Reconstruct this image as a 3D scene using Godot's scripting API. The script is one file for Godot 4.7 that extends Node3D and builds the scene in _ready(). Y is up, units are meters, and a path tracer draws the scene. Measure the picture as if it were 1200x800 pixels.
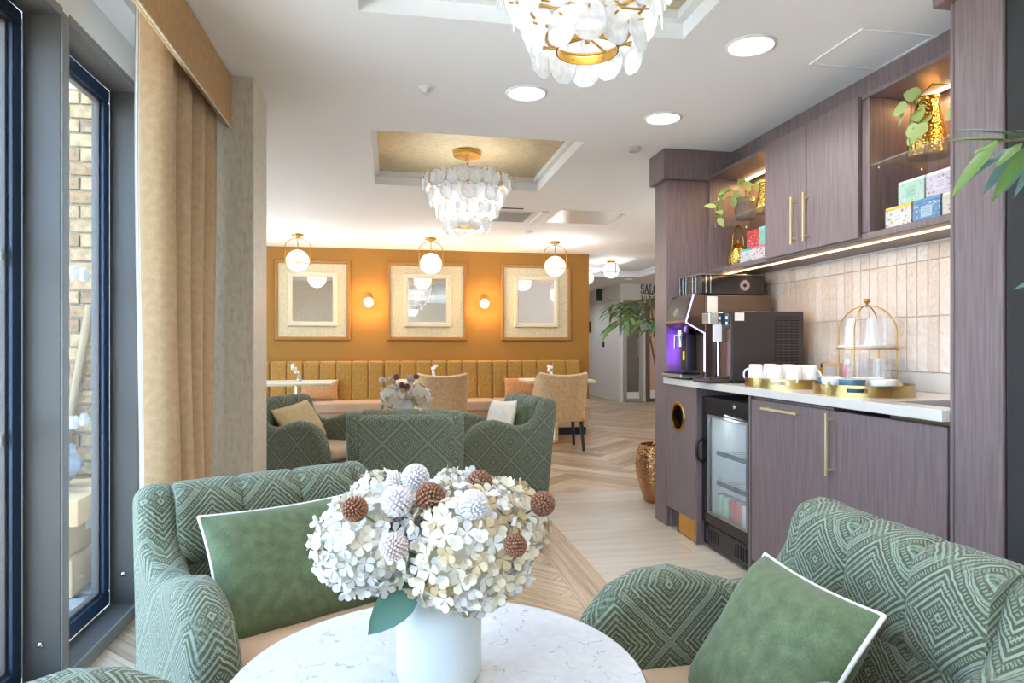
extends Node3D
# A care-home style cafe lounge: window wall on the left, drinks counter on the right, ochre wall at the far end.
# x runs across the room, -z is the depth of the room, y is up; metres.

const CEIL := 2.40
const YAW := 10.39
const FOCAL := 780.0
const HORIZON := 404.5
const EYE := 1.15
var M := {}
var T := {}
var names := {}
var rng := RandomNumberGenerator.new()

# ------------------------------------------------------------------ mesh collector
class MB:
	var v := PackedVector3Array()
	var n := PackedVector3Array()
	var uv := PackedVector2Array()
	var xf := Transform3D()
	func tri(a: Vector3, b: Vector3, c: Vector3, na: Vector3, nb: Vector3, nc: Vector3, ua := Vector2(), ub := Vector2(), uc := Vector2()) -> void:
		if (c - a).cross(b - a).dot(na + nb + nc) < 0.0:
			var t := b; b = c; c = t
			t = nb; nb = nc; nc = t
			var w := ub; ub = uc; uc = w
		for p in [a, b, c]: v.append(xf * p)
		for p in [na, nb, nc]: n.append((xf.basis * p).normalized())
		uv.append(ua); uv.append(ub); uv.append(uc)
	func quad(a: Vector3, b: Vector3, c: Vector3, d: Vector3, nn := Vector3.ZERO, size := Vector2.ONE) -> void:
		var k := nn if nn != Vector3.ZERO else (c - a).cross(b - a).normalized()
		tri(a, b, c, k, k, k, Vector2(0, size.y), Vector2(size.x, size.y), Vector2(size.x, 0))
		tri(a, c, d, k, k, k, Vector2(0, size.y), Vector2(size.x, 0), Vector2(0, 0))
	func grid(rows: Array, norms: Array, closed := false, uvs: Array = []) -> void:
		for i in rows.size() - 1:
			var m: int = rows[i].size()
			for j in (m if closed else m - 1):
				var k := (j + 1) % m
				var a: Vector3 = rows[i][j]; var b: Vector3 = rows[i][k]; var c: Vector3 = rows[i + 1][k]; var d: Vector3 = rows[i + 1][j]
				var na: Vector3 = norms[i][j]; var nb: Vector3 = norms[i][k]; var nc: Vector3 = norms[i + 1][k]; var nd: Vector3 = norms[i + 1][j]
				var ua := Vector2(); var ub := Vector2(); var uc := Vector2(); var ud := Vector2()
				if uvs:
					ua = uvs[i][j]; ub = uvs[i][k]; uc = uvs[i + 1][k]; ud = uvs[i + 1][j]
				if a != b and b != c and a != c: tri(a, b, c, na, nb, nc, ua, ub, uc)
				if a != c and c != d and a != d: tri(a, c, d, na, nc, nd, ua, uc, ud)
	func box(c: Vector3, s: Vector3) -> void:
		var h := s / 2
		for ax in 3:
			for sg in [-1.0, 1.0]:
				var nn := Vector3(); nn[ax] = sg
				var a1 := (ax + 1) % 3; var a2 := (ax + 2) % 3
				if ax == 0: a1 = 2; a2 = 1
				elif ax == 1: a1 = 0; a2 = 2
				else: a1 = 0; a2 = 1
				var o := c + nn * h[ax]
				var e1 := Vector3(); e1[a1] = h[a1]
				var e2 := Vector3(); e2[a2] = h[a2]
				quad(o - e1 - e2, o + e1 - e2, o + e1 + e2, o - e1 + e2, nn)
	func bb(x0: float, y0: float, z0: float, x1: float, y1: float, z1: float) -> void:
		box(Vector3(x0 + x1, y0 + y1, z0 + z1) / 2, Vector3(absf(x1 - x0), absf(y1 - y0), absf(z1 - z0)))
	func rbox(c: Vector3, s: Vector3, r: float, seg := 2) -> void:
		r = minf(r, minf(s.x, minf(s.y, s.z)) / 2)
		var h := s / 2 - Vector3(r, r, r)
		var rows := []; var norms := []
		for sy in [-1.0, 1.0]:
			for i in seg + 1:
				var la: float = (-PI / 2 + PI / 2 * i / seg) if sy < 0 else (PI / 2 * i / seg)
				var row := []; var nr := []
				for q in 4:
					for j in seg + 1:
						var lo := PI / 2 * (q + float(j) / seg)
						var d := Vector3(cos(la) * cos(lo), sin(la), cos(la) * sin(lo))
						var sx := 1.0 if q == 0 or q == 3 else -1.0
						var sz := 1.0 if q < 2 else -1.0
						row.append(c + Vector3(h.x * sx, h.y * sy, h.z * sz) + d * r); nr.append(d)
				rows.append(row); norms.append(nr)
		grid(rows, norms, true)
		for sy in [-1.0, 1.0]:
			var y: float = sy * s.y / 2
			quad(c + Vector3(-h.x, y, -h.z), c + Vector3(h.x, y, -h.z), c + Vector3(h.x, y, h.z), c + Vector3(-h.x, y, h.z), Vector3(0, sy, 0))
	func rbb(x0: float, y0: float, z0: float, x1: float, y1: float, z1: float, r := 0.004, seg := 1) -> void:
		rbox(Vector3(x0 + x1, y0 + y1, z0 + z1) / 2, Vector3(absf(x1 - x0), absf(y1 - y0), absf(z1 - z0)), r, seg)
	func lathe(prof: Array, c := Vector3.ZERO, seg := 20, caps := true, wob := 0.0) -> void:
		# prof: [radius, height] pairs from one end to the other; sharp corners by repeating a point
		var rows := []; var norms := []
		var k := prof.size()
		for i in k:
			var p0: Vector2 = Vector2(prof[maxi(i - 1, 0)][0], prof[maxi(i - 1, 0)][1])
			var p1: Vector2 = Vector2(prof[mini(i + 1, k - 1)][0], prof[mini(i + 1, k - 1)][1])
			var p := Vector2(prof[i][0], prof[i][1])
			if p0 == p and i > 0: p0 = p
			var d := p1 - p0
			if i > 0 and prof[i] == prof[i - 1]: d = p1 - p
			if i < k - 1 and prof[i] == prof[i + 1]: d = p - p0
			var nn := Vector2(d.y, -d.x).normalized()
			var row := []; var nr := []
			for j in seg:
				var a := TAU * j / seg
				var rr := p.x * (1.0 + wob * (0.5 if (j + i) % 2 else -0.5))
				row.append(c + Vector3(cos(a) * rr, p.y, sin(a) * rr)); nr.append(Vector3(cos(a) * nn.x, nn.y, sin(a) * nn.x))
			rows.append(row); norms.append(nr)
		var up: bool = prof[k - 1][1] >= prof[0][1]
		if not up:
			for nr in norms:
				for j in nr.size(): nr[j] = -nr[j]
		grid(rows, norms, true)
		if caps:
			for e in [0, k - 1]:
				if prof[e][0] > 0.0005:
					var cc := c + Vector3(0, prof[e][1], 0)
					var nn := Vector3(0, (-1.0 if (e == 0) == up else 1.0), 0)
					for j in seg: tri(cc, rows[e][j], rows[e][(j + 1) % seg], nn, nn, nn)
	func tube(pts: Array, r, seg := 8, closed := false, caps := true) -> void:
		var rows := []; var norms := []
		var m := pts.size()
		var side := Vector3.ZERO
		for i in m:
			var a: Vector3 = pts[(i - 1 + m) % m] if closed else pts[maxi(i - 1, 0)]
			var b: Vector3 = pts[(i + 1) % m] if closed else pts[mini(i + 1, m - 1)]
			var d := (b - a).normalized()
			if side == Vector3.ZERO:
				side = d.cross(Vector3.UP)
				if side.length() < 0.1: side = d.cross(Vector3.RIGHT)
			side = (side - d * side.dot(d)).normalized()
			var up2 := d.cross(side)
			var rr: float = r[i] if r is Array else r
			var row := []; var nr := []
			for j in seg:
				var t := TAU * j / seg
				var o := side * cos(t) + up2 * sin(t)
				row.append(pts[i] + o * rr); nr.append(o)
			rows.append(row); norms.append(nr)
		if closed:
			rows.append(rows[0]); norms.append(norms[0])
		grid(rows, norms, true)
		if caps and not closed:
			for e in [0, m - 1]:
				var nn: Vector3 = (pts[0] - pts[1]).normalized() if e == 0 else (pts[m - 1] - pts[m - 2]).normalized()
				for j in seg: tri(pts[e], rows[e][j], rows[e][(j + 1) % seg], nn, nn, nn)
	func bar(a: Vector3, b: Vector3, r: float, seg := 6) -> void:
		tube([a, b], r, seg)
	func ball(c: Vector3, r: float, seg := 12, sc := Vector3.ONE) -> void:
		var rows := []; var norms := []
		var rings := maxi(4, seg / 2)
		for i in rings + 1:
			var la := -PI / 2 + PI * i / rings
			var row := []; var nr := []
			for j in seg:
				var lo := TAU * j / seg
				var d := Vector3(cos(la) * cos(lo), sin(la), cos(la) * sin(lo))
				row.append(c + d * r * sc); nr.append((d / sc).normalized())
			rows.append(row); norms.append(nr)
		grid(rows, norms, true)
	func slab(poly: Array, t: float, r: float, seg := 3) -> void:
		# a flat outline (x, y) with thickness t along z and edges rounded by r
		var m := poly.size()
		var area := 0.0
		for i in m:
			var p: Vector2 = poly[i]; var q: Vector2 = poly[(i + 1) % m]
			area += p.x * q.y - q.x * p.y
		var sgn := 1.0 if area > 0 else -1.0
		var nor := []
		for i in m:
			var d: Vector2 = (poly[(i + 1) % m] - poly[(i - 1 + m) % m]).normalized()
			nor.append(Vector2(d.y, -d.x) * sgn)
		var rows := []; var norms := []
		for s in [1.0, -1.0]:
			for i in seg + 1:
				var al: float = PI / 2 * (float(i) / seg if s > 0 else 1.0 - float(i) / seg)
				var row := []; var nr := []
				for j in m:
					var p: Vector2 = poly[j] - nor[j] * r * (1.0 - sin(al))
					row.append(Vector3(p.x, p.y, s * (t / 2 - r + r * cos(al))))
					nr.append(Vector3(nor[j].x * sin(al), nor[j].y * sin(al), s * cos(al)).normalized())
				rows.append(row); norms.append(nr)
		grid(rows, norms, true)
		var inner := PackedVector2Array()
		for j in m: inner.append(poly[j] - nor[j] * r)
		var idx := Geometry2D.triangulate_polygon(PackedVector2Array(poly))
		for k in range(0, idx.size(), 3):
			for s in [1.0, -1.0]:
				var nn := Vector3(0, 0, s)
				var z: float = s * t / 2
				tri(Vector3(inner[idx[k]].x, inner[idx[k]].y, z), Vector3(inner[idx[k + 1]].x, inner[idx[k + 1]].y, z), Vector3(inner[idx[k + 2]].x, inner[idx[k + 2]].y, z), nn, nn, nn)
	func pad(c: Vector3, s: Vector3, r: float, groove: float, g := 0.014) -> void:
		# an upholstered channel: rounded in (y, z), running along x, pinched at both ends to make a seam
		var xs := [[-0.5 * s.x, 1.0], [-0.5 * s.x + g * 0.35, 0.45], [-0.5 * s.x + g, 0.1], [-0.5 * s.x + g * 2.2, 0.0], [0.5 * s.x - g * 2.2, 0.0], [0.5 * s.x - g, 0.1], [0.5 * s.x - g * 0.35, 0.45], [0.5 * s.x, 1.0]]
		var rows := []; var norms := []
		for i in xs.size():
			var x: float = xs[i][0]; var sh: float = xs[i][1] * groove
			var tilt: float = [-0.8, -0.6, -0.25, 0.0, 0.0, 0.25, 0.6, 0.8][i]
			var row := []; var nr := []
			for q in 4:
				for j in 7:
					var a := PI / 2 * (q + j / 6.0)
					var d := Vector3(0, sin(a), cos(a))
					var sy := 1.0 if q < 2 else -1.0; var sz := 1.0 if q == 0 or q == 3 else -1.0
					row.append(c + Vector3(x, sy * (s.y / 2 - r), sz * (s.z / 2 - r)) + d * (r - sh)); nr.append((d + Vector3(tilt, 0, 0)).normalized())
			rows.append(row); norms.append(nr)
		grid(rows, norms, true)
		for e in [0, xs.size() - 1]:
			var nn := Vector3(-1.0 if e == 0 else 1.0, 0, 0)
			for j in range(1, rows[e].size() - 1): tri(rows[e][0], rows[e][j], rows[e][j + 1], nn, nn, nn)
	func prism(poly: PackedVector2Array, y0: float, y1: float, dir := Vector2(1, 0), off := Vector2.ZERO) -> void:
		# a floor piece: outline in (x, z), top at y1; uv runs along dir, in metres
		var idx := Geometry2D.triangulate_polygon(poly)
		var across := Vector2(-dir.y, dir.x)
		for k in range(0, idx.size(), 3):
			var p := []; var w := []
			for e in 3:
				var q := poly[idx[k + e]]
				p.append(Vector3(q.x, y1, q.y)); w.append(Vector2(q.dot(across), q.dot(dir)) + off)
			tri(p[0], p[1], p[2], Vector3.UP, Vector3.UP, Vector3.UP, w[0], w[1], w[2])
		var ce := Vector2.ZERO
		for q in poly: ce += q / poly.size()
		for i in poly.size():
			var a := poly[i]; var b := poly[(i + 1) % poly.size()]
			var d := (b - a).normalized(); var nn := Vector2(d.y, -d.x)
			if nn.dot((a + b) / 2 - ce) < 0: nn = -nn
			quad(Vector3(a.x, y0, a.y), Vector3(b.x, y0, b.y), Vector3(b.x, y1, b.y), Vector3(a.x, y1, a.y), Vector3(nn.x, 0, nn.y), Vector2(0.01, 0.01))
	func sheet(rows: Array, uvs: Array = []) -> void:
		# a surface through a grid of points, with its normals worked out
		var norms := []
		for i in rows.size():
			var nr := []
			for j in rows[i].size():
				var du: Vector3 = rows[i][mini(j + 1, rows[i].size() - 1)] - rows[i][maxi(j - 1, 0)]
				var dv: Vector3 = rows[mini(i + 1, rows.size() - 1)][j] - rows[maxi(i - 1, 0)][j]
				nr.append(dv.cross(du).normalized())
			norms.append(nr)
		grid(rows, norms, false, uvs)
	static func new_box(x0: float, y0: float, z0: float, x1: float, y1: float, z1: float) -> MB:
		var b := MB.new()
		b.bb(x0, y0, z0, x1, y1, z1)
		return b
	func mesh() -> ArrayMesh:
		var arr := []
		arr.resize(Mesh.ARRAY_MAX)
		arr[Mesh.ARRAY_VERTEX] = v; arr[Mesh.ARRAY_NORMAL] = n; arr[Mesh.ARRAY_TEX_UV] = uv
		var out := ArrayMesh.new()
		out.add_surface_from_arrays(Mesh.PRIMITIVE_TRIANGLES, arr)
		return out

# ------------------------------------------------------------------ scene helpers
func numbered(called: String) -> String:
	names[called] = names.get(called, -1) + 1
	return called if names[called] == 0 else "%s_%03d" % [called, names[called]]

func tag(o: Node, label: String, category: String, group := "") -> Node:
	o.set_meta("label", label); o.set_meta("category", category)
	if group: o.set_meta("group", group)
	return o

func thing(called: String, label: String, category: String, at := Vector3.ZERO, turn := 0.0, group := "") -> Node3D:
	var o := Node3D.new()
	o.name = numbered(called); add_child(o)
	o.position = at; o.rotation.y = turn
	tag(o, label, category, group)
	return o

func put(mesh: Mesh, called: String, m: Material, parent: Node, at := Vector3.ZERO, rot := Vector3.ZERO) -> MeshInstance3D:
	var o := MeshInstance3D.new()
	o.mesh = mesh; o.material_override = m
	o.name = numbered(called) if parent == self else called
	parent.add_child(o, true)
	o.position = at; o.rotation = rot
	return o

func build(mb: MB, called: String, m: Material, parent: Node, at := Vector3.ZERO, rot := Vector3.ZERO) -> MeshInstance3D:
	return put(mb.mesh(), called, m, parent, at, rot)

func struct(mb: MB, called: String, m: Material, at := Vector3.ZERO) -> MeshInstance3D:
	var o := build(mb, called, m, self, at)
	o.set_meta("kind", "structure")
	return o

func copy(o: Node3D, at: Vector3, turn: float, label := "", group := "") -> Node3D:
	var c: Node3D = o.duplicate()
	var base := String(o.name).rstrip("0123456789").trim_suffix("_")
	c.name = numbered(base); add_child(c)
	c.position = at; c.rotation.y = turn
	if label: c.set_meta("label", label)
	if group: c.set_meta("group", group)
	return c

func ray(u: float, w: float) -> Vector3:
	var a := (u - 600.0) / FOCAL; var th := deg_to_rad(YAW)
	return Vector3(a * cos(th) + sin(th), (HORIZON - w) / FOCAL, a * sin(th) - cos(th))

func at(u: float, w: float, t: float) -> Vector3:
	return Vector3(0, EYE, 0) + ray(u, w) * t

func omni(p: Vector3, e: float, c: Color, size := 0.05) -> OmniLight3D:
	var l := OmniLight3D.new()
	l.name = "lamp_light"; l.light_energy = e; l.light_color = c; l.light_size = size; l.omni_range = 30.0; l.omni_attenuation = 2.0; l.shadow_enabled = true
	add_child(l, true); l.position = p
	return l

func spot(p: Vector3, e: float, c: Color, angle := 70.0, size := 0.08) -> SpotLight3D:
	var l := SpotLight3D.new()
	l.name = "downlight_light"; l.light_energy = e; l.light_color = c; l.light_size = size; l.spot_range = 30.0; l.spot_attenuation = 2.0; l.spot_angle = angle; l.spot_angle_attenuation = 0.6; l.shadow_enabled = true
	add_child(l, true); l.position = p; l.rotation.x = -PI / 2
	return l

func area(p: Vector3, facing: Vector3, size: Vector2, e: float, c: Color) -> AreaLight3D:
	var l := AreaLight3D.new()
	l.name = "strip_light"; l.area_size = size; l.light_energy = e; l.light_color = c; l.area_range = 30.0; l.area_attenuation = 2.0; l.area_normalize_energy = true; l.shadow_enabled = true
	add_child(l, true)
	var up := Vector3.FORWARD if absf(facing.y) > 0.9 else Vector3.UP
	l.look_at_from_position(p, p + facing, up)
	return l

# ------------------------------------------------------------------ materials
func mat(key: String, hex: String, rough := 0.6, metal := 0.0) -> StandardMaterial3D:
	if M.has(key): return M[key]
	var m := StandardMaterial3D.new()
	m.resource_name = key; m.albedo_color = Color(hex); m.roughness = rough; m.metallic = metal
	M[key] = m
	return m

func glass(key: String, hex: String, alpha: float, rough := 0.02) -> StandardMaterial3D:
	var m := mat(key, hex, rough)
	m.transparency = BaseMaterial3D.TRANSPARENCY_ALPHA
	m.albedo_color.a = alpha
	return m

func glow(key: String, hex: String, energy: float) -> StandardMaterial3D:
	var m := mat(key, "ffffff", 0.5)
	m.albedo_color = Color(hex); m.emission_enabled = true; m.emission = Color(hex); m.emission_energy_multiplier = energy
	return m

func noise_image(w: int, h: int, freq: float, sd: int, oct := 4) -> Image:
	var f := FastNoiseLite.new()
	f.seed = sd; f.frequency = freq; f.fractal_octaves = oct; f.noise_type = FastNoiseLite.TYPE_SIMPLEX_SMOOTH
	return f.get_seamless_image(w, h)

func ramp(im: Image, stops: Array) -> ImageTexture:
	# grey picture -> colours: stops are [value, hex]
	var g := Gradient.new()
	g.offsets = PackedFloat32Array(stops.map(func(s): return s[0]))
	g.colors = PackedColorArray(stops.map(func(s): return Color(s[1])))
	var lut := []
	for i in 256: lut.append(g.sample(i / 255.0))
	var src := im.duplicate() as Image
	src.convert(Image.FORMAT_L8)
	var d := src.get_data()
	var o := PackedByteArray()
	o.resize(d.size() * 3)
	for i in d.size():
		var c: Color = lut[d[i]]
		o[i * 3] = int(c.r * 255); o[i * 3 + 1] = int(c.g * 255); o[i * 3 + 2] = int(c.b * 255)
	return ImageTexture.create_from_image(Image.create_from_data(im.get_width(), im.get_height(), false, Image.FORMAT_RGB8, o))

func blend(a: Image, b: Image, k: float) -> Image:
	a = a.duplicate(); b = b.duplicate()
	a.convert(Image.FORMAT_L8); b.convert(Image.FORMAT_L8)
	var x := a.get_data(); var y := b.get_data()
	for i in x.size(): x[i] = int(x[i] * (1.0 - k) + y[i] * k)
	return Image.create_from_data(a.get_width(), a.get_height(), false, Image.FORMAT_L8, x)

func stretched(w: int, h: int, small: int, freq: float, sd: int) -> Image:
	var im := noise_image(w, small, freq, sd, 5)
	im.resize(w, h, Image.INTERPOLATE_CUBIC)
	return im

func picture(w: int, h: int, f: Callable) -> Image:
	var im := Image.create(w, h, false, Image.FORMAT_RGB8)
	for y in h:
		for x in w: im.set_pixel(x, y, f.call((x + 0.5) / w, (y + 0.5) / h))
	return im

func tri_planar(m: StandardMaterial3D, metres: float, sharp := 6.0) -> void:
	m.uv1_triplanar = true; m.uv1_triplanar_sharpness = sharp
	m.uv1_scale = Vector3.ONE / metres

func bump(m: StandardMaterial3D, t: Texture2D, cm: float) -> void:
	m.heightmap_enabled = true; m.heightmap_texture = t; m.heightmap_scale = cm

func fabric_picture() -> Array:
	# a woven meander of nested diamonds; white is the pale thread
	var n := 512
	var pale := PackedByteArray(); pale.resize(n * n)
	var wob := noise_image(n, n, 0.02, 6, 3); wob.convert(Image.FORMAT_L8)
	var wd := wob.get_data()
	for y in n:
		for x in n:
			var wv := (wd[y * n + x] / 255.0 - 0.5) * 0.012
			var px := absf((x + 0.5) / n - 0.5 + wv); var py := absf((y + 0.5) / n - 0.5 - wv)
			var d := px + py
			var inside := d < 0.5
			var dd := d if inside else 1.0 - d
			var e := px - py
			var band := int(dd * 18.0)
			var fr := dd * 18.0 - band
			var v := 0.0
			match band % 3:
				0: v = 1.0 if absf(fr - 0.5) < 0.22 else 0.0
				1: v = 0.72 if absf(fposmod(e * 30.0 + (0.5 if inside else 0.0), 1.0) - 0.5) < 0.25 and absf(fr - 0.5) < 0.42 else 0.0
				2: v = 0.8 if absf(fr - 0.5) < 0.22 else 0.0
			if absf(dd - 0.5) < 0.007 or absf(dd - 0.25) < 0.006: v = 1.0
			pale[y * n + x] = int(v * 255)
	var im := Image.create_from_data(n, n, false, Image.FORMAT_L8, pale)
	var speck := noise_image(n, n, 0.35, 4, 2)
	return [im, speck]

func materials() -> void:
	mat("white_paint", "e9e7e4", 0.75)
	mat("ceiling_paint", "f4f3f1", 0.85)
	mat("plaster", "e2e1de", 0.8)
	bump(M.plaster, ImageTexture.create_from_image(noise_image(256, 256, 0.06, 3)), 0.12); tri_planar(M.plaster, 0.9)
	mat("ochre_paint", "9a6c26", 0.72)
	mat("grey_frame", "4c4945", 0.45, 0.0)
	mat("grey_frame_edge", "75736f", 0.4, 0.0)
	mat("blue_gasket", "2c3e58", 0.35, 0.2)
	mat("brass", "b8924e", 0.28, 1.0)
	mat("pale_brass", "ecdcb2", 0.4, 1.0)
	mat("gold", "cfa14e", 0.25, 1.0)
	mat("chrome", "cfd2d6", 0.12, 1.0)
	mat("steel", "a9abad", 0.35, 1.0)
	mat("copper", "b5875f", 0.24, 1.0)
	bump(M.copper, ImageTexture.create_from_image(cells(256, 0.09, 5)), 0.5); tri_planar(M.copper, 0.3)
	mat("black_plastic", "15161a", 0.25)
	mat("black_gloss", "101014", 0.08)
	mat("charcoal_metal", "3a3534", 0.35, 0.2)
	mat("bronze_panel", "6d5a4c", 0.22, 0.6)
	mat("dark_wood_leg", "23201f", 0.4)
	mat("dark_gloss_panel", "1a1513", 0.28)
	mat("white_ceramic", "f0eeea", 0.15)
	mat("matte_vase", "c6c8c5", 0.55)
	mat("quartz", "cfc9c1", 0.2)
	mat("mirror", "f2f2f0", 0.015, 1.0)
	mat("beige_seat", "c2a486", 0.6)
	mat("stem", "6d7a3a", 0.6)
	mat("soil", "3a2c20", 0.95)
	mat("green_leaf", "4f6e2f", 0.45)
	mat("pale_leaf", "9fb06a", 0.5)
	mat("teal_leaf", "3f6b60", 0.5)
	for k in ["green_leaf", "pale_leaf", "teal_leaf"]:
		M[k].backlight_enabled = true; M[k].backlight = Color(0.25, 0.3, 0.15)
	glass("pane", "eef4f4", 0.05)
	glass("shelf_glass", "c9d8cf", 0.12)
	glass("tumbler", "f2f4f4", 0.1)
	glass("fridge_glass", "dfe9ea", 0.10)
	# shell discs of the chandeliers: cloudy white glass
	var shell := mat("cloudy_glass", "ffffff", 0.3)
	shell.transparency = BaseMaterial3D.TRANSPARENCY_ALPHA; shell.albedo_color.a = 0.55
	shell.albedo_texture = ramp(blend(noise_image(256, 256, 0.02, 11), noise_image(256, 256, 0.08, 12), 0.4), [[0.0, "c4c5c6"], [0.5, "e2e3e3"], [1.0, "f4f4f4"]])
	tri_planar(shell, 0.16); shell.backlight_enabled = true; shell.backlight = Color(0.6, 0.6, 0.6)
	# woods
	var grain := blend(stretched(512, 512, 20, 0.09, 21), stretched(512, 512, 6, 0.3, 22), 0.45)
	var w := mat("cabinet_wood", "ffffff", 0.42)
	w.albedo_texture = ramp(grain, [[0.15, "63524f"], [0.5, "726160"], [0.85, "816f6d"]])
	bump(w, ImageTexture.create_from_image(grain), 0.03); tri_planar(w, 0.6, 12.0)
	for k in 5:
		var p := mat("oak_%d" % k, ["b99a78", "cdb08e", "a98a68", "c2a27e", "d8c2a3"][k], 0.36)
		p.albedo_color = Color.WHITE
		var g2 := blend(stretched(256, 512, 16, 0.05, 31 + k), stretched(256, 512, 5, 0.25, 41 + k), 0.4)
		var base := Color(["ab9072", "baa184", "9c8264", "b39878", "c6b195"][k])
		p.albedo_texture = ramp(g2, [[0.1, "#" + base.darkened(0.32).to_html(false)], [0.45, "#" + base.to_html(false)], [0.9, "#" + base.lightened(0.22).to_html(false)]])
		p.uv1_scale = Vector3(1 / 0.35, 1 / 1.1, 1)
	for k in 2:
		var p := mat("cream_board_%d" % k, "ffffff", 0.3)
		var g3 := blend(stretched(256, 512, 12, 0.04, 51 + k), stretched(256, 512, 5, 0.2, 55 + k), 0.3)
		p.albedo_texture = ramp(g3, [[0.1, "b0a392"], [0.5, ["bdb1a1", "b8ab9a"][k]], [0.9, "c8bdae"]])
		p.uv1_scale = Vector3(1 / 0.5, 1 / 1.2, 1)
	# upholstery
	var fp := fabric_picture()
	var f := mat("green_weave", "ffffff", 0.85)
	f.albedo_texture = ramp(blend(fp[0], fp[1], 0.5), [[0.12, "3b3d26"], [0.3, "484b32"], [0.55, "717a66"], [0.85, "939e8c"]])
	bump(f, ImageTexture.create_from_image(blend(fp[0], fp[1], 0.3)), 0.12); tri_planar(f, 0.25, 5.0)
	f.rim_enabled = true; f.rim = 0.25; f.rim_tint = 0.6
	var vel := blend(noise_image(256, 256, 0.03, 61), noise_image(256, 256, 0.3, 62, 2), 0.5)
	for d in [["green_velvet", ["465034", "55613f", "6a7852"], 0.25], ["ochre_velvet", ["8d6420", "a3772b", "bb9043"], 0.6], ["tan_velvet", ["b58f5f", "c7a276", "d8b88f"], 0.6], ["rust_velvet", ["a8713c", "b98350", "c89466"], 0.6], ["cream_linen", ["d9ceb9", "e5dccb", "efe8da"], 0.2], ["sand_linen", ["b9a273", "c7b184", "d4c096"], 0.3], ["curtain_velvet", ["a98a63", "b4956e", "c3a680"], 0.7], ["pelmet_suede", ["9c7132", "ad8140", "bd9453"], 0.4]]:
		var m := mat(d[0], "ffffff", 0.8)
		m.albedo_texture = ramp(vel, [[0.15, d[1][0]], [0.5, d[1][1]], [0.85, d[1][2]]])
		bump(m, ImageTexture.create_from_image(vel), 0.05); tri_planar(m, 0.35)
		m.rim_enabled = true; m.rim = d[2]; m.rim_tint = 0.5
	M.curtain_velvet.backlight_enabled = true; M.curtain_velvet.backlight = Color(0.25, 0.2, 0.14)
	mat("cream_piping", "ddd6c8", 0.7)
	mat("curtain_lining", "c9c6c0", 0.8)
	# papers
	var wp := blend(stretched(256, 256, 256, 0.05, 71), stretched(256, 256, 60, 0.12, 72), 0.6)
	for d in [["beige_paper", ["b7ab95", "c8bda9", "d2c8b7"]], ["gold_paper", ["ab9b78", "c4b591", "d3c7a6"]]]:
		var m := mat(d[0], "ffffff", 0.55)
		var wide := wp.duplicate() as Image
		if d[0] == "gold_paper": wide.rotate_90(CLOCKWISE)
		m.albedo_texture = ramp(wide, [[0.15, d[1][0]], [0.45, d[1][1]], [0.9, d[1][2]]])
		bump(m, ImageTexture.create_from_image(wide), 0.06); tri_planar(m, 0.6)
	M.gold_paper.metallic = 0.1; M.gold_paper.roughness = 0.45
	var dam := mat("damask_board", "ffffff", 0.5)
	var swirl := noise_image(256, 256, 0.012, 81, 2)
	swirl.convert(Image.FORMAT_L8)
	var sd := swirl.get_data()
	for i in sd.size(): sd[i] = int(127.0 + 120.0 * sin(sd[i] / 255.0 * 40.0))
	var rings := blend(Image.create_from_data(256, 256, false, Image.FORMAT_L8, sd), noise_image(256, 256, 0.05, 82), 0.45)
	dam.albedo_texture = ramp(rings, [[0.1, "b8aa86"], [0.5, "c3b592"], [0.9, "d2c6a6"]]); tri_planar(dam, 0.5)
	mat("cream_frame", "cfc2a6", 0.4)
	mat("ochre_moulding", "9c6a2c", 0.4)
	# stone
	var mar := mat("marble", "ffffff", 0.14)
	var big := noise_image(512, 512, 0.008, 91, 5); var fine := noise_image(512, 512, 0.03, 92, 4)
	big.convert(Image.FORMAT_L8); fine.convert(Image.FORMAT_L8)
	var bd := big.get_data(); var fd := fine.get_data()
	for i in bd.size():
		var q := absf(bd[i] / 255.0 - 0.5) * 2.0
		var vein := clampf(1.0 - q * 16.0, 0.0, 1.0) * clampf((fd[i] / 255.0 - 0.42) * 4.0, 0.0, 1.0)
		bd[i] = int(clampf(235.0 + (fd[i] - 128) * 0.12 - vein * 150.0, 0, 255))
	mar.albedo_texture = ramp(Image.create_from_data(512, 512, false, Image.FORMAT_L8, bd), [[0.2, "858387"], [0.6, "b4b3b5"], [0.9, "c8c7c8"], [1.0, "d3d2d2"]])
	tri_planar(mar, 0.5)
	for k in 4:
		var m := mat("glazed_tile_%d" % k, ["d3c4b6", "d8cbbf", "cdbdaf", "dbd0c6"][k], 0.1)
		bump(m, ImageTexture.create_from_image(noise_image(128, 128, 0.03, 101 + k, 2)), 0.35)
		m.uv1_triplanar = true; m.uv1_scale = Vector3(6, 6, 6); m.uv1_offset = Vector3(0.3 * k, 0.17 * k, 0.41 * k)
	mat("grout", "cfc2b6", 0.9)
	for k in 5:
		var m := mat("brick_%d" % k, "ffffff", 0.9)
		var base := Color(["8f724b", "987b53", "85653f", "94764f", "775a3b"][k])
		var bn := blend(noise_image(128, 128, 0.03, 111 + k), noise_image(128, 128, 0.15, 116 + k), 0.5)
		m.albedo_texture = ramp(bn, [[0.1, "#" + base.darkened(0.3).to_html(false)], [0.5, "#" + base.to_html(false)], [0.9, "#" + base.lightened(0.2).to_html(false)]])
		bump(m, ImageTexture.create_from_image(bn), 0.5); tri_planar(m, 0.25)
	mat("mortar", "94876f", 0.95)
	mat("cardboard", "b89468", 0.85)
	mat("paving", "cfcfca", 0.9)

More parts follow.
